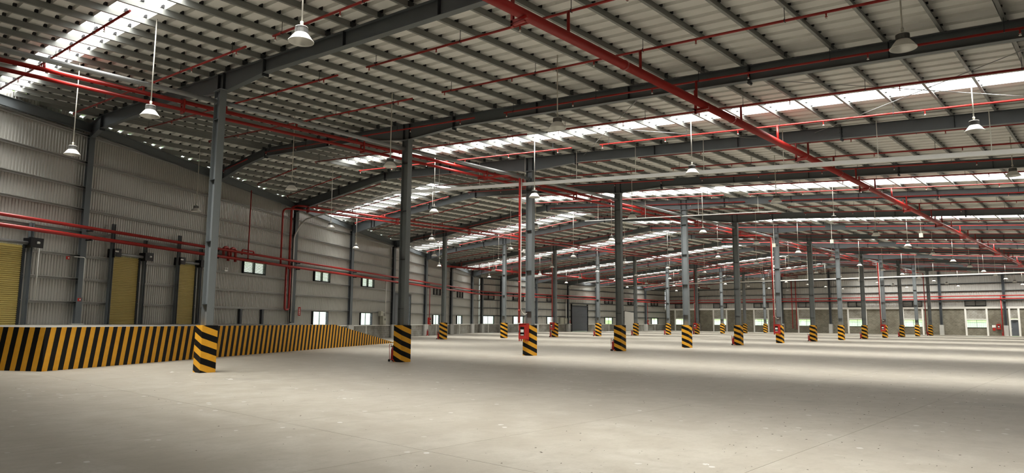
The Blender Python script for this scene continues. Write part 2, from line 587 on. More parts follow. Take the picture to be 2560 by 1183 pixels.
class Wall:
    """vertical wall from P to Q; n is the inward side"""
    def __init__(self, root, P, Q, top, zb, openings, pitch, mat='sheet', depth=0.03):
        self.P, self.Q = Vector((*P, 0)), Vector((*Q, 0))
        self.t = (self.Q - self.P).normalized()
        self.L = (self.Q - self.P).length
        self.n = Vector((0, 0, 1)).cross(self.t)
        if self.n.dot(Vector((CAM.x, CAM.y + 40, 0)) - self.P) < 0:
            self.n = -self.n
        self.root = root
        self.openings = openings
        cuts = {0.0, self.L}
        s = 1.0
        while s < self.L:
            cuts.add(round(s, 3))
            s += 1.0
        for o in openings:
            for e in o[:2]:
                cuts = {c for c in cuts if abs(c - e) > 0.25 or any(abs(c - q) < 1e-6 for oo in openings for q in oo[:2]) or c in (0.0, self.L)}
                cuts.add(e)
        cuts = sorted(cuts)
        for a, b in zip(cuts, cuts[1:]):
            if b - a < 0.01:
                continue
            m = (a + b) / 2
            segs = [(zb, None)]
            for o in openings:
                if o[0] - 1e-6 < m < o[1] + 1e-6:
                    ns = []
                    for z0, z1 in segs:
                        hi = 99 if z1 is None else z1
                        if o[2] > z0:
                            ns.append((z0, min(hi, o[2])))
                        if o[3] < hi:
                            ns.append((max(z0, o[3]), z1))
                    segs = ns
            for z0, z1 in segs:
                if z1 is not None and z1 - z0 < 0.02:
                    continue
                pr = ripple(a, b, pitch, depth)
                vs = []
                for tt, dd in pr:
                    p = self.P + self.t * tt - self.n * dd
                    vs.append((p.x, p.y, z0))
                for tt, dd in pr:
                    p = self.P + self.t * tt - self.n * dd
                    vs.append((p.x, p.y, top(p.x, p.y) if z1 is None else z1))
                k = len(pr)
                MB().add(vs, [(i, i + 1, k + i + 1, k + i) for i in range(k - 1)]).build('wall_sheet', mat, root)
    def at(self, s, off=0.0, z=0.0):
        p = self.P + self.t * s + self.n * off
        return Vector((p.x, p.y, z))
    def obox(self, mb, s0, s1, o0, o1, z0, z1):
        return mb.obox(self.at(s0, o0, z0), self.t * (s1 - s0), self.n * (o1 - o0), Vector((0, 0, z1 - z0)))
    def girts(self, zlist, mat='girt', top=None):
        for z in zlist:
            spans = [(0.0, self.L)]
            for o in self.openings:
                if o[2] + 0.05 < z < o[3] - 0.05:
                    ns = []
                    for a, b in spans:
                        if o[0] > a:
                            ns.append((a, min(b, o[0])))
                        if o[1] < b:
                            ns.append((max(a, o[1]), b))
                    spans = [q for q in ns if q[1] - q[0] > 0.2]
            for a, b in spans:
                if top is not None:
                    while b - a > 0.5 and top(self.at(b).x) < z + 0.25:
                        b -= 0.5
                if b - a < 0.6:
                    continue
                m = MB()
                self.obox(m, a, b, 0.0, 0.006, z - 0.06, z + 0.06)
                self.obox(m, a, b, 0.0, 0.14, z + 0.054, z + 0.06)
                self.obox(m, a, b, 0.0, 0.14, z - 0.06, z - 0.054)
                self.obox(m, a, b, 0.134, 0.14, z + 0.035, z + 0.06)
                m.build('girt', mat, self.root)

LOB = math.hypot(1, OBK)
def sob(y):                    # distance along the slanting wall for a given Y
    return (y - Y_NEAR) * LOB
DOCK_Z = 1.38
SHUTTERS = [(-5.0, -2.58), (1.55, 3.12), (5.58, 6.90)]
OB_WIN = [(18.7, 20.8), (25.95, 28.05), (42.5, 44.55), (50.4, 52.4)]
OB_LOU = [(10.8, 12.95), (18.7, 20.85), (26.0, 28.2), (42.6, 44.6), (50.5, 52.5)]
SLAT_DOOR = (32.5, 36.3)
op = [(sob(a), sob(b), 1.0, 4.64) for a, b in SHUTTERS] + [(sob(a), sob(b), 1.2, 2.32) for a, b in OB_WIN] + [(sob(a), sob(b), 4.58, 5.5) for a, b in OB_LOU]
op += [(sob(SLAT_DOOR[0]), sob(SLAT_DOOR[1]), 0.0, 4.2)]

def low_wall(name, P, Q, h, mat, gaps, coping=True):
    P, Q = Vector((*P, 0)), Vector((*Q, 0))
    t = (Q - P).normalized()
    L = (Q - P).length
    n = Vector((0, 0, 1)).cross(t)
    if n.dot(Vector((CAM.x, CAM.y + 40, 0)) - P) < 0:
        n = -n
    spans = [(0, L)]
    for a, b in gaps:
        spans = [q for s in spans for q in ((s[0], min(s[1], a)), (max(s[0], b), s[1])) if q[1] - q[0] > 0.05]
    m = MB()
    for a, b in spans:
        m.obox(P + t * a - n * 0.1, t * (b - a), n * 0.2, Vector((0, 0, h)))
    root = struct(m.build(name, mat))
    if coping:
        for a, b in spans:
            MB().obox(P + t * a - n * 0.12 + Vector((0, 0, h)), t * (b - a), n * 0.28, Vector((0, 0, 0.07))).build('coping', 'white', root)
    return root

wl = low_wall('wall_left', (wall_x(Y_NEAR), Y_NEAR), (X_LEFT, Y_KINK), 1.15, 'blocks_y', [(sob(SLAT_DOOR[0]), sob(SLAT_DOOR[1]))])
W_OB = Wall(wl, (OBX + OBK * Y_NEAR, Y_NEAR), (X_LEFT, Y_KINK), lambda x, y: zs(x) + 0.003, 1.15, op, 0.15)
for W_, wins, f in ((W_OB, OB_WIN, sob),):
    for a, b in wins:
        m = MB()
        W_.obox(m, f((a + b) / 2) - 0.06, f((a + b) / 2) + 0.06, 0.0, 0.13, 0, 1.15)
        m.build('stiffener_post', 'white', wl)
W_OB.girts([10.18, 8.90, 7.70, 6.68, 5.62, 4.52, 3.45, 2.38], top=zs)

FL_WIN = [(60.4, 62.8), (66.95, 69.3), (74.9, 77.2), (90.9, 93.3), (106.5, 108.9)]
FL_LOU = [(60.4, 62.8), (66.95, 69.3), (74.9, 77.2), (90.9, 93.3), (98.4, 100.4), (106.5, 108.9)]
ROLL_DOOR = (81.2, 85.8)
op2 = [(a - Y_KINK, b - Y_KINK, 1.2, 2.36) for a, b in FL_WIN] + [(a - Y_KINK, b - Y_KINK, 4.75, 5.62) for a, b in FL_LOU] + [(ROLL_DOOR[0] - Y_KINK, ROLL_DOOR[1] - Y_KINK, 0, 4.15)]
wfl = low_wall('wall_far_left', (X_LEFT, Y_KINK), (X_LEFT, Y_END), 1.15, 'blocks_y', [(ROLL_DOOR[0] - Y_KINK, ROLL_DOOR[1] - Y_KINK)])
W_FL = Wall(wfl, (X_LEFT, Y_KINK), (X_LEFT, Y_END), lambda x, y: zs(x) + 0.003, 1.15, op2, 0.3, 'sheet', 0.035)
for a, b in FL_WIN:
    m = MB()
    W_FL.obox(m, (a + b) / 2 - Y_KINK - 0.07, (a + b) / 2 - Y_KINK + 0.07, 0.0, 0.13, 0, 1.15)
    m.build('stiffener_post', 'white', wfl)
W_FL.girts([7.72, 6.85, 5.70, 4.65, 3.50, 2.42], 'steel')

# far end wall: block work to 4 m with white concrete frame, sheets above
E_WIN = [(-45.0, -42.4), (-37.0, -34.4), (-29.2, -26.6), (-21.4, -18.7), (-13.3, -10.6), (-5.2, -2.5), (3.1, 5.75), (11.3, 13.9)]
E_DOOR = (8.45, 9.55)
m = MB()
def end_rect(a, b, z0, z1, mat_mb):
    mat_mb.box(a, b, Y_END - 0.1, Y_END + 0.1, z0, z1)
xs = [X_LEFT]
for a, b in E_WIN[:7]:
    xs += [a, b]
xs += [E_DOOR[0], E_DOOR[1], E_WIN[7][0], E_WIN[7][1], X_RIGHT]
for i in range(0, len(xs), 2):
    end_rect(xs[i], xs[i + 1], 0, 3.95, m)
for a, b in E_WIN:
    end_rect(a, b, 0, 1.15, m)
wf = struct(m.build('wall_far', 'blocks_x'))
for a, b in E_WIN:
    m = MB()
    end_rect(a, b, 2.45, 3.95, m)
    m.build('pierced_block_panel', 'screen_x', wf)
m = MB()
end_rect(E_DOOR[0], E_DOOR[1], 2.5, 3.95, m)
m.build('pierced_block_panel', 'screen_x', wf)
MB().box(X_LEFT, X_RIGHT, Y_END - 0.22, Y_END + 0.1, 3.95, 4.25).build('ring_beam', 'white', wf)
for a, b in E_WIN + [E_DOOR]:
    for x in (a, b):
        MB().box(x - 0.12, x + 0.12, Y_END - 0.2, Y_END + 0.1, 0, 3.95).build('stiffener_post', 'white', wf)
    MB().box(a, b, Y_END - 0.18, Y_END + 0.1, 2.30, 2.45).build('lintel', 'white', wf)
op3 = [(a - X_LEFT, b - X_LEFT, 4.3, 5.15) for a, b in E_WIN]
W_E = Wall(wf, (X_LEFT, Y_END), (X_RIGHT, Y_END), lambda x, y: zs(x) - 0.01, 4.25, op3, 0.3, 'far_sheet', 0.035)
W_E.girts([5.2, 6.55, 7.70, 8.85, 9.95], 'steel', top=zs)
# the walls beside and behind the camera close the hall
wr = struct(MB().box(X_RIGHT, X_RIGHT + 0.2, Y_NEAR, Y_END, 0, 1.2).build('wall_right', 'blocks_y'))
MB().box(X_RIGHT, X_RIGHT + 0.02, Y_NEAR, Y_END, 1.2, zs(X_RIGHT) + 0.02).build('wall_sheet', 'sheet', wr)
wn = struct(MB().box(wall_x(Y_NEAR), X_RIGHT, Y_NEAR - 0.2, Y_NEAR, 0, 1.2).build('wall_near', 'blocks_x'))
MB().add([(wall_x(Y_NEAR), Y_NEAR, 1.2), (X_RIGHT, Y_NEAR, 1.2), (X_RIGHT, Y_NEAR, zs(X_RIGHT)), (wall_x(Y_NEAR), Y_NEAR, zs(wall_x(Y_NEAR)))], [(0, 1, 2, 3)]).build('wall_sheet', 'sheet', wn)
# eave beams between the columns of the slanting wall
for k in range(-2, 8):
    a, b = W_OB.at(sob(k * D), 0.2), W_OB.at(sob(min(Y_KINK, (k + 1) * D)), 0.2)
    if k * D > Y_KINK:
        continue
    a.z, b.z = zs(a.x) - 0.42, zs(b.x) - 0.42
    mbm = MB()
    mbm.bar(a, b, 0.02, 0.40)
    mbm.bar(a + Vector((0, 0, 0.2)), b + Vector((0, 0, 0.2)), 0.16, 0.016)
    mbm.bar(a - Vector((0, 0, 0.2)), b - Vector((0, 0, 0.2)), 0.16, 0.016)
    mbm.build('eave_beam', 'steel', wl)
for k in range(8, 14):
    y0_ = max(Y_KINK, k * D)
    mbm = MB()
    z = zs(X_LEFT) - 0.3
    mbm.bar((X_LEFT + 0.2, y0_, z), (X_LEFT + 0.2, (k + 1) * D if k > 7 else y0_, z), 0.02, 0.3)
    mbm.build('eave_beam', 'steel', wfl)

# ------------------------------------------------------------------ windows, louvres, doors
wcount = [0]
def window(W, s0, s1, z0, z1, bars, hbars=0, panes=2, mat_frame='black'):
    wcount[0] += 1
    m = MB()
    fr = 0.05
    W.obox(m, s0, s0 + fr, -0.08, 0.14, z0, z1)
    W.obox(m, s1 - fr, s1, -0.08, 0.14, z0, z1)
    W.obox(m, s0 + fr, s1 - fr, -0.08, 0.14, z1 - fr, z1)
    W.obox(m, s0 + fr, s1 - fr, -0.08, 0.14, z0, z0 + fr)
    root = struct(m.build('window_%d' % wcount[0], mat_frame))
    w_ = (s1 - s0 - 2 * fr) / panes
    for k in range(panes):
        m = MB()
        W.obox(m, s0 + fr + k * w_ + 0.01, s0 + fr + (k + 1) * w_ - 0.01, 0.0, 0.006, z0 + fr, z1 - fr)
        m.build('pane', 'glass', root)
    for k in range(1, panes):
        m = MB()
        W.obox(m, s0 + fr + k * w_ - 0.02, s0 + fr + k * w_ + 0.02, -0.02, 0.03, z0 + fr, z1 - fr)
        m.build('mullion', mat_frame, root)
    for k in range(1, bars):
        s = s0 + fr + (s1 - s0 - 2 * fr) * k / bars
        m = MB()
        W.obox(m, s - 0.009, s + 0.009, -0.06, -0.042, z0 + fr, z1 - fr)
        m.build('security_bar', 'strut', root)
    for k in range(1, hbars + 1):
        z = z0 + (z1 - z0) * k / (hbars + 1)
        m = MB()
        W.obox(m, s0 + fr, s1 - fr, -0.062, -0.044, z - 0.009, z + 0.009)
        m.build('security_bar', 'strut', root)
    return root

def louvre(W, s0, s1, z0, z1, slats, near=True):
    wcount[0] += 1
    m = MB()
    fr = 0.045
    W.obox(m, s0, s0 + fr, -0.05, 0.16, z0, z1)
    W.obox(m, s1 - fr, s1, -0.05, 0.16, z0, z1)
    W.obox(m, s0 + fr, s1 - fr, -0.05, 0.16, z1 - fr, z1)
    W.obox(m, s0 + fr, s1 - fr, -0.05, 0.16, z0, z0 + fr)
    mid = (s0 + s1) / 2
    W.obox(m, mid - 0.03, mid + 0.03, -0.05, 0.14, z0 + fr, z1 - fr)
    root = struct(m.build('window_%d' % wcount[0], 'black'))
    joined = MB()
    for k in range(slats):
        z = z0 + fr + (z1 - z0 - 2 * fr) * (k + 0.5) / slats
        for a, b in ((s0 + fr, mid - 0.03), (mid + 0.03, s1 - fr)):
            mm = MB() if near else joined
            # blade tilted: the outer edge is the lower one
            mm.obox(W.at(a, 0.08, z + 0.025), W.t * (b - a), W.n * -0.12 + Vector((0, 0, -0.055)), Vector((0, 0, 0.006)))
            if near:
                mm.build('slat', 'louvre', root)
    if not near:
        joined.build('louvre_slats', 'far_louvre', root)
        m = MB()
        W.obox(m, s0 + fr, s1 - fr, -0.05, -0.03, z0 + fr, z1 - fr)
        m.build('back_panel', 'far_louvre', root)
    return root

for i, (a, b) in enumerate(OB_WIN):
    window(W_OB, sob(a), sob(b), 1.2, 2.32, 8, 2 if i < 2 else 1)
for i, (a, b) in enumerate(OB_LOU):
    louvre(W_OB, sob(a), sob(b), 4.58, 5.5, 9 if i < 3 else 7, i < 3)
for a, b in FL_WIN:
    window(W_FL, a - Y_KINK, b - Y_KINK, 1.2, 2.36, 6, 1)
for a, b in FL_LOU:
    louvre(W_FL, a - Y_KINK, b - Y_KINK, 4.75, 5.62, 6, False)
for a, b in E_WIN:
    window(W_E, a - X_LEFT, b - X_LEFT, 1.15, 2.30, 10, 2)
for a, b in E_WIN:
    louvre(W_E, a - X_LEFT, b - X_LEFT, 4.3, 5.15, 5, False)

dcount = [0]
def shutter_door(W, s0, s1, z0, z1, side_posts):
    """yellow roller shutter with guides, drum and motor plate"""
    dcount[0] += 1
    root = struct(put('door_%d' % dcount[0], None))
    pitch = 0.085
    n = int((z1 - z0) / pitch)
    prof = []
    for k in range(n):
        z = z0 + k * pitch
        prof += [(0.06, z), (0.09, z + 0.012), (0.09, z + 0.058), (0.06, z + 0.070)]
    prof.append((0.06, z1))
    m = MB()
    vs = [W.at(s0, o, z) for o, z in prof] + [W.at(s1, o, z) for o, z in prof]
    k = len(prof)
    m.add(vs, [(i, i + 1, k + i + 1, k + i) for i in range(k - 1)])
    m.build('curtain', 'shutter', root)
    for s in (s0, s1):
        m = MB()
        W.obox(m, s - 0.05, s + 0.05, 0.02, 0.14, z0, z1)
        m.build('guide_rail', 'dark_steel', root)
    m = MB().tube([W.at(s0 - 0.05, 0.24, z1 + 0.10), W.at(s1 + 0.05, 0.24, z1 + 0.10)], 0.075, 12)
    m.build('drum', 'strut', root, smooth=True)
    for s, w_ in ((s0 - 0.20, 0.03), (s1 + 0.02, 0.55)):
        m = MB()
        W.obox(m, s, s + 0.03, 0.02, 0.42, z1 - 0.10, z1 + 0.32)
        m.build('end_plate', 'black', root)
    m = MB()
    W.obox(m, s1 + 0.06, s1 + 0.40, 0.14, 0.36, z1 - 0.02, z1 + 0.22)
    m.build('motor', 'black', root)
    m = MB()
    W.obox(m, s1 + 0.02, s1 + 0.72, 0.30, 0.32, z1 - 0.06, z1 + 0.36)
    m.build('motor_plate', 'black', root)
    m = MB()
    W.obox(m, s0 - 0.02, s0 + 0.34, 0.30, 0.32, z1 - 0.04, z1 + 0.36)
    m.build('bearing_plate', 'black', root)
    m = MB()
    W.obox(m, s0 - 0.10, s0 + 0.12, 0.33, 0.36, z1 + 0.18, z1 + 0.25)
    m.build('hand_chain_arm', 'white', root)
    m = MB().tube([W.at(s1 + 0.36, 0.38, z1 + 0.15), W.at(s1 + 0.46, 0.40, z1 + 0.15)], 0.05, 8)
    m.build('gear_hub', 'white', root, smooth=True)
    return root
for a, b in SHUTTERS:
    shutter_door(W_OB, sob(a), sob(b), DOCK_Z - 0.03, 4.70, True)
# posts that flank the shutters and carry the wall pipes
for i, y in enumerate((-2.44, 1.40, 3.27, 5.45, 7.06)):
    big = i in (1, 3)
    t = thing('door_post', ['grey steel post right of the leftmost yellow shutter', 'tall grey steel post left of the middle yellow shutter',
                            'grey steel post right of the middle yellow shutter', 'tall grey steel post left of the rightmost yellow shutter',
                            'grey steel post right of the rightmost yellow shutter, behind the nearest column'][i], 'post', W_OB.at(sob(y), 0.24, DOCK_Z), math.atan2(W_OB.t.y, W_OB.t.x), 'posts beside the yellow shutters')
    h = 4.85 if big else 4.3
    MB().box(-0.065, 0.065, -0.008, 0.008, 0, h).build('web', 'steel', t)
    for s in (-1, 1):
        MB().box(s * 0.065 - 0.008, s * 0.065 + 0.008, -0.07, 0.07, 0, h).build('flange', 'steel', t)
    MB().box(-0.16, 0.16, -0.14, 0.14, 0, 0.02).build('base_plate', 'steel', t)
    if big:
        MB().bar((0.1, -0.05, h - 0.35), (-0.55, -0.05, h - 0.42), 0.05, 0.05).build('pipe_arm', 'dark_steel', t)

for i, y in enumerate((10.78, 12.87)):
    t = thing('wall_stud', ['left', 'right'][i] + ' one of two short dark studs on the wall below the first louvre', 'post', W_OB.at(sob(y), 0.08, 1.22), math.atan2(W_OB.t.y, W_OB.t.x))
    MB().box(-0.10, 0.10, -0.07, 0.07, 0, 1.1).build('stud', 'dark_steel', t)
# tall slatted door in the slanting wall, left ajar at its right edge
dcount[0] += 1
root = struct(put('door_%d' % dcount[0], None))
a, b = sob(SLAT_DOOR[0]), sob(SLAT_DOOR[1])
for s in (a, b - 0.12):
    m = MB()
    W_OB.obox(m, s, s + 0.12, 0.0, 0.16, 0, 4.35)
    m.build('jamb', 'black', root)
m = MB(); W_OB.obox(m, a, b, 0.0, 0.16, 4.15, 4.35); m.build('head', 'dark_steel', root)
for k in range(10):
    m = MB()
    W_OB.obox(m, a + 0.12, b - 0.22, 0.05, 0.10, k * 0.415 + 0.02, k * 0.415 + 0.33)
    W_OB.obox(m, a + 0.12, b - 0.22, 0.06, 0.075, k * 0.415 + 0.33, k * 0.415 + 0.435)
    m.build('slat', 'grey_door', root)
# dark grey roller door in the far left wall
dcount[0] += 1
root = struct(put('door_%d' % dcount[0], None))
a, b = ROLL_DOOR[0] - Y_KINK, ROLL_DOOR[1] - Y_KINK
for s in (a, b - 0.15):
    m = MB(); W_FL.obox(m, s, s + 0.15, 0.0, 0.2, 0, 4.5); m.build('jamb', 'black', root)
m = MB(); W_FL.obox(m, a, b, 0.0, 0.2, 4.1, 4.3); m.build('head', 'dark_steel', root)
for k in range(10):
    m = MB()
    W_FL.obox(m, a + 0.15, b - 0.15, 0.05, 0.12, k * 0.41 + 0.02, k * 0.41 + 0.34)
    W_FL.obox(m, a + 0.15, b - 0.15, 0.06, 0.08, k * 0.41 + 0.34, k * 0.41 + 0.43)
    m.build('slat', 'grey_door', root)
# personnel door in the end wall
dcount[0] += 1
m = MB().box(E_DOOR[0] + 0.1, E_DOOR[1] - 0.1, Y_END - 0.10, Y_END - 0.04, 0.02, 2.3)
root = struct(m.build('door_%d' % dcount[0], 'grey_door'))
MB().box(E_DOOR[0] + 0.16, E_DOOR[0] + 0.22, Y_END - 0.16, Y_END - 0.10, 1.0, 1.14).build('handle', 'strut', root)
MB().box(8.75, 9.25, Y_END - 0.28, Y_END - 0.18, 2.32, 2.42).build('emergency_light', 'white', wf)
# white boarding panel against the far left wall
t = thing('boarding_panel', 'plain white boarding panel standing against the far left wall', 'panel', (X_LEFT + 0.35, 98.5, 0))
MB().add([(-0.04, -1.75, 0), (0.04, -1.75, 0), (0.04, 1.75, 0), (-0.04, 1.75, 0), (-0.04, -1.75, 3.55), (0.04, -1.75, 3.55), (0.04, 1.75, 3.3), (-0.04, 1.75, 3.3)],
         [(0, 3, 2, 1), (4, 5, 6, 7), (0, 1, 5, 4), (1, 2, 6, 5), (2, 3, 7, 6), (3, 0, 4, 7)]).build('board', 'white', t)
MB().bar((0, -1.78, 3.58), (0, 1.78, 3.33), 0.1, 0.06).build('top_rail', 'dark_steel', t)

# ================================================================== COLUMNS
def h_meshes(zlo, zhi, dx, wy, stiff):
    """H column: web in the XZ plane, flanges facing +X and -X"""
    tf = 0.014
    fl = MB().box(-tf / 2, tf / 2, -wy / 2, wy / 2, zlo, zhi).mesh('flange', 'column_steel')
    wb = MB().box(-dx / 2 + tf, dx / 2 - tf, -0.005, 0.005, zlo, zhi).mesh('web', 'column_steel')
    st = MB().box(-dx / 2 + tf, dx / 2 - tf, -wy / 2 + 0.004, -0.006, -0.008, 0.008).mesh('stiffener_plate', 'dark_steel')
    return fl, wb, st, tf
PED, PH = 0.50, 1.48
ped_me = MB().box(-PED / 2, PED / 2, -PED / 2, PED / 2, 0, PH).mesh('striped_pedestal', 'ped_stripes')
def rafter_bottom(x):
    d = 0.44
    for c in (0.0, -24.0):
        q = abs(x - c)
        if q < 3.2:
            d = max(d, 0.44 + 0.24 * (1 - max(0, q - 0.25) / 2.95))
    return zt(x) - d
colA_me = h_meshes(PH, rafter_bottom(0) - 0.01, 0.40, 0.23, None)
def interior_column(x, y, label, group):
    t = thing('steel_column', label, 'column', (x, y, 0), 0, group)
    fl, wb, st, tf = colA_me
    for s in (-1, 1):
        put('flange', fl, t, (s * (0.2 - tf / 2), 0, 0))
    put('web', wb, t)
    for k in range(4):
        z = 2.15 + 2.03 * k
        put('stiffener_plate', st, t, (0, 0, z))
    put('striped_pedestal', ped_me, t)
    MB_cap = put('cap_plate', cap_me, t, (0, 0, rafter_bottom(0) - 0.01))
    return t
cap_me = MB().box(-0.26, 0.26, -0.13, 0.13, -0.02, 0.0).mesh('cap_plate', 'column_steel')
A_POS, B_POS = {}, {}
for n in range(0, 14):
    x, y = 0.0, n * D
    if n == 0:
        x, y = 0.28, -0.18
    A_POS[n] = (x, y)
    extra = {0: 'nearest grey steel column on a striped pedestal, first of the front row', 13: 'grey steel column on striped pedestal, last of the front row by the end wall'}
    interior_column(x, y, extra.get(n, 'grey steel column on a striped pedestal, %s in the front row' % nth(n + 1)), 'columns of the front row')
for n in range(4, 14):
    B_POS[n] = (-24.0, n * D)
    interior_column(-24.0, n * D, 'grey steel column on striped pedestal, %s in the back row from the left' % nth(n - 3), 'columns of the back row')

def wall_column(name, label, x, y, ztop, group, base, zb):
    t = thing('wall_column', label, 'column', (x, y, 0), 0, group)
    dx, wy, tf = 0.34, 0.24, 0.014
    for s in (-1, 1):
        MB().box(s * (dx / 2 - tf / 2) - tf / 2, s * (dx / 2 - tf / 2) + tf / 2, -wy / 2, wy / 2, zb, ztop).build('flange', 'steel', t)
    MB().box(-dx / 2 + tf, dx / 2 - tf, -0.005, 0.005, zb, ztop).build('web', 'dark_steel', t)
    if base:
        MB().box(-0.26, 0.26, -0.26, 0.26, 0, zb).build('concrete_base', 'concrete_pale', t)
    return t
for k in range(-1, 8):
    p = W_OB.at(sob(k * D), 0.36)
    # slide back along X so that the column stays on its frame line
    x = wall_x(k * D) + 0.24 * LOB
    on_dock = k <= 2
    wall_column('wall_column', 'dark grey steel column against the slanting left wall, %s from the left' % nth(k + 2), x, k * D, zt(x) - 0.5, 'columns of the slanting wall', True, DOCK_Z + 0.05 if on_dock else 1.25)
for k in range(8, 14):
    wall_column('wall_column', 'dark grey steel column of the far left wall, %s from its near end' % nth(k - 7), X_LEFT + 0.38, k * D, zt(X_LEFT) - 0.5, 'columns of the far left wall', True, 1.25)
wall_column('wall_column', 'dark grey steel column at the bend of the left wall', X_LEFT + 0.45, Y_KINK + 0.1, zt(X_LEFT) - 0.35, 'columns of the far left wall', True, 1.25)
for k in range(-5, 3):
    x = k * D
    wall_column('wall_column', 'slim grey steel column of the far end wall, %s from its left corner' % nth(k + 6), x, Y_END - 0.4, zs(x) - 0.25, 'columns of the end wall', True, 1.52)

# ================================================================== RAFTERS
cleat_me = MB().box(-0.006, 0.006, -0.09, 0.09, 0.0, 0.185).mesh('purlin_cleat', 'dark_steel')
def rafter(y, k):
    xl = wall_x(y) + 0.24 * LOB - 0.12
    pts = [X_RIGHT - 0.3]
    for c in (20.0, 3.2, 0.28, -0.28, -3.2, RIDGE, -20.8, -23.72, -24.28, -27.2, -40.0):
        if xl + 0.6 < c:
            pts.append(c)
    pts.append(xl)
    def bot(x):
        b = rafter_bottom(x)
        q = x - xl                      # haunch towards the wall column
        if q < 3.5:
            b = min(b, zt(x) - 0.44 - 0.30 * (1 - q / 3.5))
        return b
    if xl + 3.5 < pts[-2] - 0.5:
        pts.insert(-1, xl + 3.5)
    ordw = nth(k + 1)
    lab = 'dark grey steel roof rafter, %s one counting away from the camera' % ordw
    t = thing('roof_rafter', lab, 'beam', (0, y, 0), 0, 'rafters under the roof')
    tw, wf_, tf = 0.012, 0.20, 0.014
    n = len(pts)
    m = MB()
    top = [(x, zt(x) - tf) for x in pts]
    btm = [(x, bot(x) + tf) for x in pts]
    for a, b in zip(range(n - 1), range(1, n)):
        q = [(top[a][0], top[a][1]), (top[b][0], top[b][1]), (btm[b][0], btm[b][1]), (btm[a][0], btm[a][1])]
        vs = [(x, -tw / 2, z) for x, z in q] + [(x, tw / 2, z) for x, z in q]
        m.add(vs, [(0, 1, 2, 3), (7, 6, 5, 4), (0, 4, 5, 1), (3, 2, 6, 7)])
    m.build('web', 'steel', t)
    for nm, line, s in (('top_flange', top, 1), ('bottom_flange', btm, -1)):
        m = MB()
        for a, b in zip(range(n - 1), range(1, n)):
            (xa, za), (xb, zb_) = line[a], line[b]
            vs = []
            for x, z in ((xa, za), (xb, zb_)):
                vs += [(x, -wf_ / 2, z), (x, wf_ / 2, z), (x, wf_ / 2, z + s * tf), (x, -wf_ / 2, z + s * tf)]
            m.add(vs, [(0, 1, 5, 4), (1, 2, 6, 5), (2, 3, 7, 6), (3, 0, 4, 7), (0, 3, 2, 1), (4, 5, 6, 7)])
        m.build(nm, 'steel', t)
    # web stiffeners and bolted splices
    for x in (22.0, 18.4, 11.0, 7.2, 0.19, -0.19, -6.0, -17.0, -23.81, -24.19, -31.0, -35.0, -43.0):
        if x > xl + 0.4:
            b0 = bot(x)
            m = MB()
            for s in (-1, 1):
                m.box(x - 0.005, x + 0.005, min(s * 0.006, s * 0.095), max(s * 0.006, s * 0.095), b0 + tf, zt(x) - tf)
            m.build('web_stiffener', 'dark_steel', t)
    for x in (14.9, 2.9, RIDGE, -26.9, -38.9):
        if x > xl + 0.4:
            b0 = bot(x)
            m = MB().box(x - 0.022, x + 0.022, -0.105, 0.105, b0 - 0.09, zt(x) + 0.01)
            for zz in (b0 - 0.05, b0 + 0.09, b0 + 0.22, zt(x) - 0.1):
                for s in (-1, 1):
                    m.box(x - 0.05, x + 0.05, s * 0.06 - 0.014, s * 0.06 + 0.014, zz - 0.014, zz + 0.014)
            m.build('splice_plate', 'dark_steel', t)
    far = MB()
    for side in (1, -1):
        for j in range(30):
            x = RIDGE + side * (0.30 + 1.2 * j)
            if x < xl + 0.1 or x > X_RIGHT - 0.3:
                continue
            if y <= 40:
                put('purlin_cleat', cleat_me, t, (x + 0.013, 0, zt(x)))
            else:
                far.box(x + 0.007, x + 0.019, -0.09, 0.09, zt(x), zt(x) + 0.185)
    if far.v:
        o = far.build('purlin_cleats', 'dark_steel', t)
        o['kind'] = 'stuff'
for k in range(0, 14):
    rafter(k * D, k)

# strut tubes tying the front columns together
for n in range(-1, 13):
    ya = n * D + (0.13 if n >= 0 else -4)
    xa = A_POS[n][0] if n in A_POS else 0.28
    xb = A_POS[n + 1][0]
    if n == 0:
        ya = A_POS[0][1] + 0.13
    yb = A_POS[n + 1][1] - 0.13
    if n == -1:
        ya = -9.0
    lab = 'grey tube strut running to the nearest front column from the left' if n < 0 else 'grey tube strut tying the %s and %s front columns' % (nth(n + 1), nth(n + 2))
    t = thing('tube_strut', lab, 'strut', (0, 0, 0), 0, 'struts between the front columns')
    MB().tube([(xa, ya, 8.85), (xb, yb, 8.85)], 0.075, 12).build('tube', 'strut', t, smooth=True)
    MB().box(xb - 0.09, xb + 0.09, yb - 0.01, yb + 0.02, 8.74, 8.96).build('end_plate', 'steel', t)

# ================================================================== FIRE PIPES
def pipe(name, label, cat, pts, r, mat='red', n=10, rad=0.3, group=None, flanges=()):
    t = thing(name, label, cat, (0, 0, 0), 0, group)
    MB().tube(rounded(pts, rad), r, n).build('pipe', mat, t, smooth=True)
    return t

def collars(t, pts, r, L=0.07):
    for p, d in pts:
        p, d = Vector(p), Vector(d).normalized()
        MB().tube([p - d * L / 2, p + d * L / 2], r * 1.09, 12).build('coupling', 'red', t, smooth=True)

# big main on the right
t = pipe('sprinkler_main', 'thick red sprinkler main hung under the rafters on the right', 'pipe', [(13.45, -12, 8.0), (13.45, 111.5, 8.0)], 0.115, n=14)
collars(t, [((13.45, y, 8.0), (0, 1, 0)) for y in (3.9, 10.0, 20.5, 26.5, 36.5)], 0.115, 0.1)
for k in range(14):
    z1 = rafter_bottom(13.45)
    m = MB()
    yb = k * D
    m.box(13.22, 13.28, yb - 0.03, yb + 0.03, 7.74, z1)
    m.box(13.22, 13.66, yb - 0.03, yb + 0.03, 7.82, 7.885)
    m.box(13.22, 13.60, yb - 0.03, yb + 0.03, 7.76, 7.80)
    m.build('hanger_bracket', 'red', t)
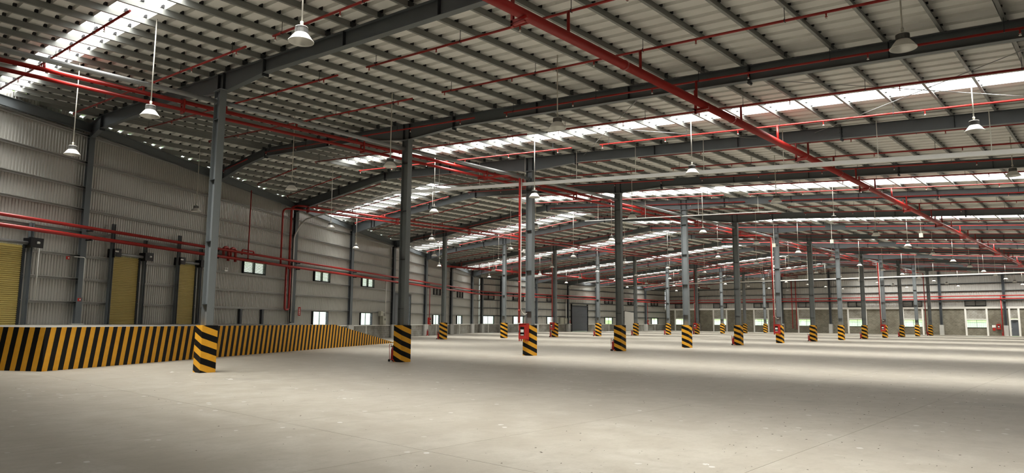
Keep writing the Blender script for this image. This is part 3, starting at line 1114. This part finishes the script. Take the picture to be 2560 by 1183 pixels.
# twin mains left of the front columns and by the back columns
def twin(X, zc, ya, yb, lab, k0):
    out = []
    for i, (z, r) in enumerate(((zc + 0.145, 0.075), (zc - 0.145, 0.065))):
        t = pipe('sprinkler_main', lab[i], 'pipe', ya[i] + [(X, yb, z)], r, n=12, rad=0.35)
        out.append(t)
    for k in range(k0, 14):
        m = MB()
        y = k * D
        zz = rafter_bottom(X)
        for s in (-1, 1):
            m.box(X + s * 0.12 - 0.025, X + s * 0.12 + 0.025, y - 0.03, y + 0.03, zc - 0.28, zz)
        m.box(X - 0.12, X + 0.12, y - 0.03, y + 0.03, zc - 0.28, zc - 0.22)
        m.box(X - 0.12, X + 0.12, y - 0.03, y + 0.03, zc + 0.01, zc + 0.06)
        m.build('hanger_bracket', 'red', out[0])
    return out
twin(-3.2, 9.50, [[(-3.2, -12, 9.645)], [(-3.2, -12, 9.355)]], 111.0,
     ['upper red pipe of the twin mains beside the front columns', 'lower red pipe of the twin mains beside the front columns'], 0)
wy = [W_OB.at(sob(15.05), 0.42), W_OB.at(sob(14.1), 0.42)]
twin(-20.85, 9.50, [[(wy[0].x, wy[0].y, 5.2), (wy[0].x, wy[0].y, 9.645), (-20.85, 15.4, 9.645)],
                    [(wy[1].x, wy[1].y, 5.4), (wy[1].x, wy[1].y, 9.355), (-20.85, 15.0, 9.355)]], 111.0,
     ['upper red pipe of the twin mains rising from the slanting wall', 'lower red pipe of the twin mains rising from the slanting wall'], 2)
# far main, mirrored on the left side
ym = (-37.45 - OBX) / OBK
t = pipe('sprinkler_main', 'red sprinkler main under the low left part of the roof', 'pipe', [(-37.45, ym + 1.0, 8.0), (-37.45, 111.5, 8.0)], 0.11, n=10)
for k in range(6, 14):
    MB().box(-37.65, -37.60, k * D - 0.03, k * D + 0.03, 7.76, rafter_bottom(-37.45)).box(-37.65, -37.25, k * D - 0.03, k * D + 0.03, 7.82, 7.88).build('hanger_bracket', 'red', t)
# pipe loop hanging below the wall pipes
a, b = W_OB.at(sob(14.85), 0.36), W_OB.at(sob(15.3), 0.36)
pipe('drain_loop', 'red U-shaped pipe loop hanging low on the slanting wall', 'pipe', [(a.x, a.y, 5.35), (a.x, a.y, 2.35), (b.x, b.y, 2.35), (b.x, b.y, 5.35)], 0.075, n=10, rad=0.2)
# pipes along the walls: slanting wall, far left wall, end wall
for i, (z, r, off, lab) in enumerate(((5.80, 0.075, 0.55, 'upper red fire pipe running along the walls'), (5.36, 0.085, 0.62, 'lower red fire pipe running along the walls'))):
    p0 = W_OB.at(sob(-18), off, z)
    p1 = W_OB.at(sob(Y_KINK) - 0.1, off, z)
    pipe('wall_pipe', lab, 'pipe', [p0, p1, (X_LEFT + off + 0.05, Y_END - off - 0.1, z), (X_RIGHT - 0.5, Y_END - off - 0.1, z)], r, n=10, rad=0.5)
# brackets that carry the wall pipes at each wall column, parts of a rail run
for k in range(-1, 8):
    x = wall_x(k * D) + 0.24 * LOB
    t = thing('pipe_bracket', 'black pipe bracket on the %s column of the slanting wall' % nth(k + 2), 'bracket', (x, k * D, 5.3), math.atan2(W_OB.n.y, W_OB.n.x), 'brackets of the wall pipes')
    for z in (-0.06, 0.36):
        MB().box(0.0, 0.50, -0.04, 0.04, z - 0.03, z + 0.03).build('arm', 'black', t)
    MB().box(0.02, 0.06, -0.05, 0.05, -0.12, 0.45).build('back_plate', 'black', t)

# thin red drop, and the dark red valve pipes, on the slanting wall
p = W_OB.at(sob(10.75), 0.45)
pipe('drop_pipe', 'thin dark red vertical pipe on the slanting wall above the louvre', 'pipe', [(p.x, p.y, 9.9), (p.x, p.y, 5.45)], 0.035, n=8)
for i, y in enumerate((8.75, 9.35)):
    a, b = W_OB.at(sob(y), 0.32), W_OB.at(sob(y + 0.42), 0.32)
    pipe('valve_pipe', ['dark red looped valve pipe right of the nearest column', 'dark red looped valve pipe, right one of the pair'][i], 'pipe',
         [(a.x, a.y, 5.5), (a.x, a.y, 6.0), (b.x, b.y, 6.0), (b.x, b.y, 5.2)], 0.085, n=10, rad=0.2)
a, b = W_OB.at(sob(10.3), 0.36), W_OB.at(sob(11.4), 0.36)
pipe('valve_pipe', 'dark red bridge-shaped pipe above the first louvre', 'pipe', [(a.x, a.y, 5.7), (a.x, a.y, 6.02), (b.x, b.y, 6.02), (b.x, b.y, 5.75)], 0.055, n=10, rad=0.15)

# branch pipes with sprinkler heads
def zbr(x):
    return zs(x) - 0.50
head_me = MB().lathe([(0.0, -0.115), (0.028, -0.112), (0.028, -0.10), (0.012, -0.095), (0.014, -0.07), (0.02, -0.05), (0.02, 0.0)], 8).mesh('sprinkler_head', 'red')
tip_me = MB().lathe([(0.0, -0.165), (0.030, -0.160), (0.030, -0.150), (0.012, -0.14), (0.012, -0.11), (0.018, -0.10)], 8).mesh('deflector', 'white')
def branch(y, x0, x1, label, group, detail, mains):
    t = thing('branch_pipe', label, 'pipe', (x1, y, zbr(x1)), 0, group)
    L = x0 - x1
    dz = lambda x: zbr(x) - zbr(x1)
    MB().tube([(0, 0, 0), (L, 0, dz(x0))], 0.032, 8).build('pipe', 'red', t, smooth=True)
    if detail:
        k = 0.12
        while k < L:
            x = x1 + k
            hd = put('sprinkler_head', head_me, t, (k, 0, dz(x)))
            put('deflector', tip_me, hd)
            k += 3.0
        k = 0.45
        while k < L:
            x = x1 + k
            MB().box(k - 0.006, k + 0.006, -0.006, 0.006, dz(x), dz(x) + 0.31).box(k - 0.008, k + 0.008, -0.037, 0.037, dz(x) - 0.037, dz(x) + 0.037).build('hanger', 'dark_steel', t)
            k += 3.6
    for X, z in mains:
        if x1 < X < x0:
            MB().tube([(X - x1, 0, z - zbr(x1)), (X - x1, 0, dz(X))], 0.038, 8).build('riser', 'red', t, smooth=True)
kk = [0, 0, 0, 0]
y = -4.4
def seen(y, xa, xb):
    return any(in_frame((xa + (xb - xa) * i / 20, y, zbr(xa + (xb - xa) * i / 20)), 5) for i in range(21))
while y < 111:
    det = y < 45
    if seen(y, 22.6, 5.88):
        kk[0] += 1
        branch(y, 22.6, 5.88, 'thin red sprinkler pipe under the right roof, %s line from the camera' % nth(kk[0]), 'sprinkler pipes of the right roof', det, [(13.45, 8.0)])
    wl_ = wall_x(y) + 1.6
    if wl_ < 2:
        kk[1] += 1
        branch(y, 4.35, max(-11.55, wl_), 'thin red sprinkler pipe above the front columns, %s line from the camera' % nth(kk[1]), 'sprinkler pipes above the front columns', det, [(-3.2, 9.645)])
    if wl_ < -15:
        kk[2] += 1
        branch(y, -13.5, max(-28.3, wl_), 'thin red sprinkler pipe left of the ridge, %s line from the camera' % nth(kk[2]), 'sprinkler pipes left of the ridge', det, [(-20.85, 9.645)])
    if wl_ < -32:
        kk[3] += 1
        branch(y, -30.0, max(-45.6, wl_), 'thin red sprinkler pipe under the low left roof, %s line from the camera' % nth(kk[3]), 'sprinkler pipes of the low left roof', det, [(-37.45, 8.0)])
    y += 3.02

# ================================================================== LAMPS
def lamp_meshes():
    n = 28
    refl = MB().lathe([(0.125, 0.165), (0.14, 0.15), (0.19, 0.085), (0.232, 0.022), (0.245, 0.004), (0.245, -0.004), (0.238, -0.002), (0.225, 0.022), (0.182, 0.085), (0.13, 0.145), (0.0, 0.15)], n).mesh('reflector', 'shade', True)
    rim = MB().lathe([(0.240, 0.006), (0.250, 0.006), (0.250, -0.008), (0.240, -0.008), (0.240, 0.006)], n).mesh('rim', 'white', True)
    sink = MB().lathe([(0.0, 0.30), (0.10, 0.295), (0.115, 0.285), (0.115, 0.168), (0.0, 0.165)], 20)
    for j in range(28):
        a = 2 * math.pi * j / 28
        c, s = math.cos(a), math.sin(a)
        sink.obox((0.112 * c - 0.0035 * -s, 0.112 * s - 0.0035 * c, 0.175), (0.016 * c, 0.016 * s, 0), (0.007 * -s, 0.007 * c, 0), (0, 0, 0.105))
    sink = sink.mesh('heat_sink', 'heatsink')
    capm = MB().lathe([(0.0, 0.318), (0.06, 0.315), (0.125, 0.296), (0.130, 0.285), (0.118, 0.283)], 20).mesh('top_cover', 'white', True)
    hook = MB().tube([(0, 0, 0.31), (0, 0, 0.36)], 0.018, 8).lathe([(0.0, 0.35), (0.03, 0.355), (0.035, 0.385), (0.03, 0.415), (0.0, 0.42)], 10).mesh('hook', 'cord', True)
    return refl, rim, sink, capm, hook
LM = lamp_meshes()
cord_cache = {}
ROWS = [(19.35, 'right'), (10.55, ''), (2.9, ''), (-3.8, ''), (-13.1, ''), (-21.9, ''), (-30.2, ''), (-38.6, '')]
ROWN = ['in the rightmost lamp row', 'in the second lamp row from the right', 'in the lamp row right of the front columns', 'in the lamp row left of the front columns',
        'in the lamp row below the ridge', 'in the lamp row by the back columns', 'in the lamp row left of the back columns', 'in the lamp row nearest the far left wall']
for ri, (X, _) in enumerate(ROWS):
    cnt = 0
    for k in range(-1, 14):
        y = k * D + 4.9 if k >= 0 else -3.25
        z = 7.15
        if X < wall_x(y) + 2.2 or not in_frame((X, y, z + 0.1), 30):
            continue
        cnt += 1
        t = thing('high_bay_lamp', 'white bell-shaped hanging lamp, %s %s' % (nth(cnt), ROWN[ri]), 'lamp', (X, y, z), random.uniform(0, 6), 'high-bay lamps under the roof')
        put('reflector', LM[0], t)
        put('heat_sink', LM[2], t)
        put('rim', LM[1], t)
        if y < 60:
            put('top_cover', LM[3], t)
            put('hook', LM[4], t)
        ck = ri
        if ck not in cord_cache:
            cord_cache[ck] = MB().tube([(0, 0, 0.31), (0, 0, zs(X) - z)], 0.016, 8).mesh('rod', 'cord', True)
        put('rod', cord_cache[ck], t)

# ================================================================== CABLE TRAYS AND CONDUIT
def tray(y, xa, za, xb, zb_, label, w_, h_, hang, name='cable_tray'):
    t = thing(name, label, 'cable tray', (0, y, 0), 0)
    m = MB()
    m.bar((xa, 0, za), (xb, 0, zb_), w_, h_)
    m.build('trunking', 'tray', t)
    n = int(abs(xb - xa) / hang)
    for k in range(n + 1):
        x = xa + (xb - xa) * (k + 0.3) / (n + 0.6)
        z = za + (zb_ - za) * (x - xa) / (xb - xa)
        MB().tube([(x, 0, z + h_ / 2), (x, 0, zs(x) - 0.2)], 0.014, 6).build('hanger_rod', 'cord', t)
    return t
tray(15.6, -10.7, 9.36, 23.6, 6.68, 'long white cable tray hung in front of the third front column', 0.16, 0.15, 3.2)
tray(79.6, -46.4, 7.10, 23.6, 7.10, 'long white level cable tray far back in the hall', 0.16, 0.13, 6.0)
tray(31.6, -8.0, 9.18, 6.5, 8.46, 'thin pale conduit crossing in front of the fifth front column', 0.05, 0.05, 4.0, 'conduit')
p = W_OB.at(sob(15.75), 0.50)
pipe('conduit', 'grey conduit bending down from the roof to the slanting wall', 'conduit', [(-10.7, 15.6, 9.34), (-20.4, 15.6, 8.66), (-21.3, 15.7, 8.3), (p.x, 15.75, 7.6), (p.x, 15.75, 1.5)], 0.055, 'tray', 8, 0.3)

# roof bracing cables
for i, (a, b) in enumerate((((11.6, 8.1), (3.4, 15.9)), ((11.8, 15.9), (3.4, 8.1)), ((22.6, 8.1), (14.0, 15.9)), ((22.6, 15.9), (14.0, 8.1)))):
    lab = ['thin steel bracing cable right of the second front column', 'thin steel bracing cable crossing toward the third front column',
           'thin steel bracing cable at the right under the skylight', 'thin steel bracing cable at the far right under the skylight'][i]
    tag(MB().tube([(a[0], a[1], zt(a[0]) - 0.15), (b[0], b[1], zt(b[0]) - 0.15)], 0.011, 6).build('bracing_cable', 'strut'), lab, 'cable')

# ================================================================== HYDRANTS AND EXTINGUISHERS
def hydrant_cabinet(loc, rz, label, group):
    t = thing('hydrant_cabinet', label, 'cabinet', loc, rz, group)
    w_, d_, h_ = 0.50, 0.22, 0.74
    MB().box(-w_ / 2, w_ / 2, -d_ + 0.02, 0, 0.0, h_).build('body', 'red_box', t)
    dr = MB().box(-w_ / 2 + 0.01, w_ / 2 - 0.01, -d_ - 0.005, -d_ + 0.018, 0.02, h_ - 0.02).build('door', 'red_box', t)
    MB().box(-0.13, 0.13, -d_ - 0.011, -d_ - 0.004, 0.17, 0.60).build('window_pane', 'dark_glass', dr)
    MB().box(-0.10, 0.10, -d_ - 0.016, -d_ - 0.010, 0.33, 0.47).build('white_label', 'white', dr)
    MB().box(-0.10, 0.10, -d_ - 0.016, -d_ - 0.010, 0.18, 0.23).build('hose_end', 'scrap', dr)
    MB().box(-w_ / 2 + 0.03, -w_ / 2 + 0.06, -d_ - 0.03, -d_ - 0.004, 0.32, 0.42).build('handle', 'black', dr)
    MB().box(-w_ / 2 - 0.01, w_ / 2 + 0.01, -d_ - 0.02, 0.0, h_, h_ + 0.025).build('lid', 'red_box', t)
    for s in (-1, 1):
        for yy_ in (-d_ + 0.03, -0.04):
            MB().box(s * 0.22 - 0.02, s * 0.22 + 0.02, yy_ - 0.02, yy_ + 0.02, -0.10, 0).build('foot', 'red_box', t)
    return t
for n in (2, 6, 10):
    x, y = A_POS[n]
    hydrant_cabinet((x - 0.08, y - 0.26, 0.80), 0, 'red fire hose cabinet on the %s front column' % nth(n + 1), 'hose cabinets on columns')
    t = pipe('riser_pipe', 'red vertical pipe feeding the hose cabinet of the %s front column' % nth(n + 1), 'pipe',
             [(-3.2, y - 0.56, 9.22), (x - 0.22, y - 0.56, 9.02), (x - 0.22, y - 0.56, 1.58)], 0.055, n=10, rad=0.25)
    collars(t, [((x - 0.22, y - 0.56, z), (0, 0, 1)) for z in (7.9, 6.9, 5.2, 3.6, 2.2)], 0.055)
    pipe('cable', 'pale cable clipped beside the red riser of the %s front column' % nth(n + 1), 'cable',
         [(x - 0.13, y - 0.55, 8.8), (x - 0.13, y - 0.55, 2.2), (x - 0.02, y - 0.4, 2.0), (x + 0.06, y - 0.3, 2.05)], 0.018, 'cord', 6, 0.12)
for n in (6, 10):
    x, y = B_POS[n]
    hydrant_cabinet((x - 0.08, y - 0.26, 0.80), 0, 'red fire hose cabinet on the %s back column from the left' % nth(n - 3), 'hose cabinets on columns')
    pipe('riser_pipe', 'dark red riser pipe on the %s back column from the left' % nth(n - 3), 'pipe', [(x - 0.1, y - 0.35, 9.0), (x - 0.1, y - 0.35, 1.58)], 0.055, n=8)
pipe('riser_pipe', 'red vertical pipe beside the last front column', 'pipe', [(-3.2, 103.6, 9.2), (-0.45, 103.6, 9.0), (-0.45, 103.6, 0.3)], 0.055, n=8)

def trolley_extinguisher(loc, rz, label, group):
    t = thing('fire_extinguisher', label, 'extinguisher', loc, rz, group)
    MB().lathe([(0.0, 0.08), (0.07, 0.08), (0.085, 0.10), (0.085, 0.46), (0.07, 0.52), (0.03, 0.56), (0.025, 0.60), (0.0, 0.60)], 16).build('cylinder', 'red', t, smooth=True)
    MB().box(-0.03, 0.03, -0.02, 0.10, 0.60, 0.63).box(-0.015, 0.015, -0.06, 0.0, 0.60, 0.68).build('valve', 'black', t)
    MB().tube(rounded([(0.0, -0.03, 0.62), (0.08, -0.11, 0.60), (0.11, -0.11, 0.30), (0.09, -0.10, 0.16)], 0.06), 0.012, 6).build('hose', 'rubber', t)
    f = MB().box(-0.10, 0.10, 0.06, 0.09, 0.08, 0.10)
    f.tube([(-0.10, 0.09, 0.06), (-0.10, 0.12, 0.62), (-0.06, 0.13, 0.70)], 0.011, 6).tube([(0.10, 0.09, 0.06), (0.10, 0.12, 0.62), (0.06, 0.13, 0.70)], 0.011, 6)
    f.tube([(-0.06, 0.13, 0.70), (0.06, 0.13, 0.70)], 0.011, 6)
    f.box(-0.12, 0.12, -0.12, 0.05, 0.07, 0.11).box(-0.11, -0.08, -0.12, -0.09, 0.0, 0.08).box(0.08, 0.11, -0.12, -0.09, 0.0, 0.08)
    f.build('trolley_frame', 'red_box', t)
    for s in (-1, 1):
        wm = MB()
        ring = [(0.0, -0.012), (0.05, -0.012), (0.055, -0.006), (0.055, 0.006), (0.05, 0.012), (0.0, 0.012)]
        base = MB().lathe(ring, 14)
        wm.v = [(s * 0.13 + z, 0.09 + a, 0.055 + b) for a, b, z in base.v]
        wm.f = base.f
        wm.build('wheel', 'rubber', t)
    return t
for n in (1, 3, 5, 7, 9, 11, 13):
    x, y = A_POS[n]
    trolley_extinguisher((x - 0.33, y - 0.20, 0), 1.9, 'red wheeled fire extinguisher beside the %s front column' % nth(n + 1), 'extinguishers by the front columns')
for n in (4, 6, 7, 8, 9, 10):
    x, y = B_POS[n]
    trolley_extinguisher((x - 0.40, y - 0.22, 0), 1.9, 'small red fire extinguisher beside the %s back column from the left' % nth(n - 3), 'extinguishers by the back columns')
# wall mounted hose cabinets with their drop pipes
for y in (40.7, 104.6):
    W, s = (W_OB, sob(y)) if y < Y_KINK else (W_FL, y - Y_KINK)
    p = W.at(s, 0.30, 1.22)
    rz = math.atan2(W.n.y, W.n.x) + math.pi / 2
    far = y > Y_KINK
    t = hydrant_cabinet(p, rz, 'red hose cabinet on the %s' % ('far left wall near the corner' if far else 'slanting wall before its bend'), 'hose cabinets on the walls')
    q = W.at(s, 0.40)
    pipe('drop_pipe', 'thin red drop pipe to the cabinet on the %s' % ('far left wall' if far else 'slanting wall'), 'pipe', [(q.x, q.y, 5.36), (q.x, q.y, 1.95)], 0.045, n=8)
hydrant_cabinet((7.1, Y_END - 0.10, 0.95), 0, 'red hose cabinet on the end wall beside the door', 'hose cabinets on the walls')
for x, z0, lab in ((7.62, 0.5, 'red drop pipe on the end wall left of the door'), (-22.2, 0.7, 'left one of two red drop pipes on the end wall'), (-21.5, 0.55, 'right one of two red drop pipes on the end wall')):
    pipe('drop_pipe', lab, 'pipe', [(x, Y_END - 0.6, 5.7 if x > 0 else 9.2), (x, Y_END - 0.6, z0)], 0.075, n=8)
for y, lab in ((39.4, 'red fire extinguisher on the floor at the slanting wall'), (60.2, '')):
    if lab:
        p = W_OB.at(sob(y), 0.75)
        trolley_extinguisher((p.x, p.y, 0), 0.6, lab, 'extinguishers by the walls')
trolley_extinguisher((7.6, Y_END - 0.85, 0), 0.2, 'red fire extinguisher at the end wall below its hose cabinet', 'extinguishers by the walls')
# notice board by the end door: white header over a red sheet
t = thing('fire_notice', 'white and red notice on the end wall left of the door', 'sign', (5.95 + 0.55, Y_END - 0.14, 0.75))
MB().box(-0.22, 0.22, -0.01, 0.01, 0.45, 0.80).build('white_sheet', 'white', t)
MB().box(-0.16, 0.16, -0.01, 0.01, 0.0, 0.40).build('red_sheet', 'red_box', t)

# ================================================================== WALL FITTINGS
def wbox(W, s, off, z, w_, d_, h_, name, label, cat, mat, parts=()):
    p = W.at(s, off, z)
    t = thing(name, label, cat, p, math.atan2(W.t.y, W.t.x))
    sgn = 1 if Vector((0, 0, 1)).cross(W.t).dot(W.n) > 0 else -1
    MB().box(-w_ / 2, w_ / 2, min(0, sgn * d_), max(0, sgn * d_), 0, h_).build('body', mat, t)
    f0, f1 = sgn * d_, sgn * (d_ + 0.012)
    MB().box(-w_ / 2 + 0.03, w_ / 2 - 0.03, min(f0, f1), max(f0, f1), 0.03, h_ - 0.03).build('door', mat, t)
    f0, f1 = sgn * (d_ + 0.012), sgn * (d_ + 0.022)
    for nm, x0, x1, z0, z1, mt in parts:
        MB().box(x0, x1, min(f0, f1), max(f0, f1), z0, z1).build(nm, mt, t)
    return t
wbox(W_OB, sob(29.75), 0.16, 1.25, 0.75, 0.32, 0.80, 'electrical_cabinet', 'beige electrical cabinet on the slanting wall beside the slatted door', 'cabinet', 'beige_box', [('vent', 0.02, 0.18, 0.40, 0.58, 'black')])
wbox(W_OB, sob(29.35), 0.16, 2.08, 0.55, 0.25, 0.42, 'junction_box', 'small beige box above the electrical cabinet on the slanting wall', 'box', 'beige_box')
wbox(W_FL, 78.4 - Y_KINK, 0.2, 1.25, 0.7, 0.3, 1.0, 'electrical_cabinet', 'left beige electrical cabinet beside the dark roller door', 'cabinet', 'beige_box')
wbox(W_FL, 79.3 - Y_KINK, 0.2, 1.3, 0.7, 0.3, 0.85, 'electrical_cabinet', 'right beige electrical cabinet beside the dark roller door', 'cabinet', 'beige_box')
q = W_OB.at(sob(29.95), 0.45)
pipe('conduit', 'white vertical conduit rising from the cabinet on the slanting wall', 'conduit', [(q.x, q.y, 2.0), (q.x, q.y, 5.3)], 0.045, 'white', 8)
q = W_FL.at(79.4 - Y_KINK, 0.45)
pipe('conduit', 'white vertical conduit left of the dark roller door', 'conduit', [(q.x, q.y, 2.2), (q.x, q.y, 5.3)], 0.06, 'white', 8)
q = W_OB.at(sob(-2.25), 0.5)
pipe('conduit', 'thin white conduit right of the leftmost yellow shutter', 'conduit', [(q.x, q.y, 2.4), (q.x, q.y, 4.6)], 0.016, 'white', 6)
a, b = W_OB.at(sob(-0.65), 0.45), W_OB.at(sob(-0.28), 0.62)
pipe('conduit', 'thin white conduit on the wall column beside the middle shutter', 'conduit', [(a.x, a.y, 4.42), (b.x, b.y, 4.42), (b.x, b.y, 2.6)], 0.018, 'white', 6, 0.08)
# red alarm boxes
for i, (W, y, z, off, lab) in enumerate(((W_OB, -0.42, 2.50, 0.62, 'small red alarm button on the wall column between yellow shutters'), (W_OB, -0.75, 4.36, 0.2, 'small red alarm bell on the wall rail beside the leftmost shutter'),
                                         (W_FL, 80.9, 1.6, 0.02, 'small red alarm box left of the dark roller door'))):
    s = sob(y) if W is W_OB else y - Y_KINK
    p = W.at(s, off, z)
    t = thing('alarm_box', lab, 'alarm', p, math.atan2(W.n.y, W.n.x))
    k_ = 2.6 if W is W_FL else 1.0
    MB().box(0, 0.06, -0.07 * k_, 0.07 * k_, -0.07 * k_, 0.07 * k_).build('case', 'red_box', t)
    MB().box(0.06, 0.07, -0.03 * k_, 0.03 * k_, -0.03 * k_, 0.03 * k_).build('button', 'white', t)
# vertical red sign on the wall column
t = thing('exit_sign', 'narrow upright red sign with white marks on the slanting wall', 'sign', W_OB.at(sob(16.75), 0.25, 1.95), math.atan2(W_OB.n.y, W_OB.n.x) - 0.55)
MB().box(-0.01, 0.01, -0.10, 0.10, 0, 0.62).build('panel', 'red_box', t)
for k in range(4):
    MB().box(0.01, 0.014, -0.035, 0.035, 0.08 + 0.12 * k, 0.16 + 0.12 * k).build('white_mark', 'white', t)
# small twin floodlight on the girt
t = thing('emergency_light', 'small white twin-head emergency light on the wall right of the nearest column', 'lamp', W_OB.at(sob(9.1), 0.2, 4.55), math.atan2(W_OB.n.y, W_OB.n.x))
MB().box(0, 0.08, -0.14, 0.14, 0, 0.10).build('case', 'white', t)
for s in (-1, 1):
    MB().lathe([(0.0, 0.10), (0.05, 0.11), (0.07, 0.18), (0.06, 0.24), (0.0, 0.25)], 12, (0.05, s * 0.08, 0)).build('lamp_head', 'white', t, smooth=True)
# security cameras on columns
for i, (x, y, z, lab) in enumerate(((-0.16, 15.72, 5.05, 'white security camera on the third front column'), (-24.1, 79.7, 4.2, 'white security camera on the seventh back column'),
                                    (-0.16, 47.72, 6.3, 'white security camera high on the seventh front column'))):
    t = thing('security_camera', lab, 'camera', (x, y, z))
    MB().box(-0.05, 0.05, -0.04, 0.04, 0, 0.20).build('mount', 'white', t)
    MB().tube([(0, -0.02, 0.10), (-0.10, -0.22, 0.02)], 0.045, 10).build('body', 'white', t, smooth=True)
    MB().tube([(-0.10, -0.22, 0.02), (-0.105, -0.23, 0.018)], 0.035, 10).build('lens', 'black', t)
# hanging boxes under the far rafters
for i, (x, y) in enumerate(((0.2, 47.0), (4.8, 47.0), (11.0, 47.0))):
    t = thing('hanging_box', ['left', 'middle', 'right'][i] + ' one of three small white boxes hung below a far rafter', 'box', (x, y, 7.95), 0, 'white boxes under a rafter')
    MB().box(-0.12, 0.12, -0.08, 0.08, 0, 0.30).build('case', 'beige_box', t)
    MB().tube([(0, 0, 0.30), (0, 0, zs(x) - 7.95)], 0.012, 6).build('rod', 'cord', t)

# ================================================================== LOADING DOCK WITH RAMP
C0 = Vector((-3.34, -3.70, 0))
dd = Vector((-0.511, 0.8596, 0)).normalized()
dn = Vector((-dd.y, dd.x, 0))                 # towards the wall
if dn.x > 0:
    dn = -dn
ang = math.atan2(dd.y, dd.x)
t = thing('loading_dock', 'long raised loading dock with yellow and black stripes, ramping down at its far end', 'loading dock', C0, ang)
L0, L1, DEP = 20.6, 30.45, 7.0
# local axes: x along the dock face, y towards the wall
m = MB().add([(0, 0, 0), (L0, 0, 0), (L1, 0, 0), (L1, 0, 0.03), (L0, 0, DOCK_Z), (0, 0, DOCK_Z), (0, DEP, 0), (0, DEP, DOCK_Z)],
             [(0, 1, 4, 5), (1, 2, 3, 4), (6, 0, 5, 7)])
m.v = [(x, (-0.001 if y == 0 else y), z) for x, y, z in m.v]
m.build('striped_face', 'dock_stripes', t)
MB().add([(0, 0, DOCK_Z), (L0, 0, DOCK_Z), (L0, DEP, DOCK_Z), (0, DEP, DOCK_Z), (L1, 0, 0.03), (L1, DEP, 0.03)], [(0, 1, 2, 3), (1, 4, 5, 2)]).build('deck', 'deck', t)
MB().add([(0, DEP, 0), (L0, DEP, 0), (L1, DEP, 0), (L1, DEP, 0.03), (L0, DEP, DOCK_Z), (0, DEP, DOCK_Z)], [(5, 4, 1, 0), (4, 3, 2, 1)]).build('rear_face', 'concrete_pale', t)
MB().box(L1, L1 + 0.01, 0, DEP, 0, 0.03).build('toe', 'concrete_pale', t)

# ================================================================== SCRAPS ON THE FLOOR
def ray_floor(px, py):
    d = fw + r2 * ((px - 1280) / F_PX) - u2 * ((py - 591.5) / F_PX)
    return CAM + d * (-CAM.z / d.z)
for i, (px, py, w_, lab) in enumerate(((576, 949, 0.075, 'small pale scrap lying in front of the nearest column'), (430, 931, 0.07, 'small pale scrap between the dock and the nearest column'),
                                       (735, 1073, 0.02, 'dark crumpled leaf on the open floor'))):
    p = ray_floor(px, py)
    t = thing('floor_scrap', lab, 'litter', (p.x, p.y, 0), 0.7)
    vs = [(-w_, -w_ * 0.35, 0.002), (w_, -w_ * 0.3, 0.004), (w_ * 0.9, w_ * 0.4, 0.1 * w_), (-w_ * 0.8, w_ * 0.35, 0.15 * w_), (0.0, 0.0, 0.3 * w_)]
    MB().add(vs, [(0, 1, 4), (1, 2, 4), (2, 3, 4), (3, 0, 4), (3, 2, 1, 0)]).build('scrap', 'scrap' if i < 2 else 'crumb', t)
m = MB()
rnd = random.Random(3)
for _ in range(900):
    x, y = rnd.uniform(2, 23.5), rnd.uniform(-7, 30)
    if rnd.random() < 0.45:
        x, y = rnd.uniform(16, 23.5), rnd.uniform(-5, 12)
    s = rnd.uniform(0.005, 0.014)
    a = rnd.uniform(0, 3.1)
    c, q = math.cos(a) * s, math.sin(a) * s
    m.add([(x - c * 1.6, y - q * 1.6, 0.0005), (x + q * 0.6, y - c * 0.6, 0.0005), (x + c * 1.6, y + q * 1.6, 0.0005), (x - q * 0.6, y + c * 0.6, 0.0005), (x, y, s * 0.5)],
          [(0, 1, 4), (1, 2, 4), (2, 3, 4), (3, 0, 4)])
o = m.build('floor_crumbs', 'crumb')
tag(o, 'dark crumbs and dry leaf bits scattered over the concrete floor', 'debris')
o['kind'] = 'stuff'

# ================================================================== OUTSIDE, SEEN THROUGH THE WINDOWS
struct(MB().add([(-140, -60, -0.06), (60, -60, -0.06), (60, 190, -0.06), (-140, 190, -0.06)], [(0, 1, 2, 3)]).build('ground', 'grass'))
t = thing('perimeter_wall', 'low white boundary wall outside the end windows', 'wall', (-12, Y_END + 9, 0))
MB().box(-50, 45, -0.1, 0.1, -0.06, 1.95).build('panel', 'out_white', t)
MB().box(-50, 45, -0.16, 0.16, 1.95, 2.03).build('coping', 'out_white', t)
def hedge(label, x0, x1, y, h, loc_axis='x'):
    rn = random.Random(int(y * 10 + h))
    m = MB()
    L = x1 - x0
    n, k = int(L / 0.8), 6
    ring = []
    for i in range(n + 1):
        row = []
        for j in range(k + 1):
            a = math.pi * j / k
            row.append((L * i / n, -1.2 * math.cos(a) * (1 + rn.uniform(-.25, .25)), h * (math.sin(a) ** 0.5) * (1 + rn.uniform(-.12, .12))))
        ring += row
    fs = [(i * (k + 1) + j, (i + 1) * (k + 1) + j, (i + 1) * (k + 1) + j + 1, i * (k + 1) + j + 1) for i in range(n) for j in range(k)]
    m.add(ring, fs)
    t = thing('hedge', label, 'hedge', (x0, y, -0.06) if loc_axis == 'x' else (y, x0, -0.06), 0 if loc_axis == 'x' else math.pi / 2)
    m.build('foliage', 'leaf', t)
hedge('tall green hedge behind the boundary wall outside the end windows', -62, 33, Y_END + 14, 5.0)
hedge('green hedge outside the last windows of the far left wall', 101, 122, X_LEFT - 12, 2.6, 'y')
t = thing('neighbour_building', 'pale blue clad building outside the left windows', 'building', (X_LEFT - 14, 45, 0))
MB().box(-6, 0, -40, 55, -0.06, 9).build('cladding', 'out_blue', t)
MB().box(-6.3, 0.3, -40.3, 55.3, 9, 9.3).build('roof_edge', 'out_white', t)
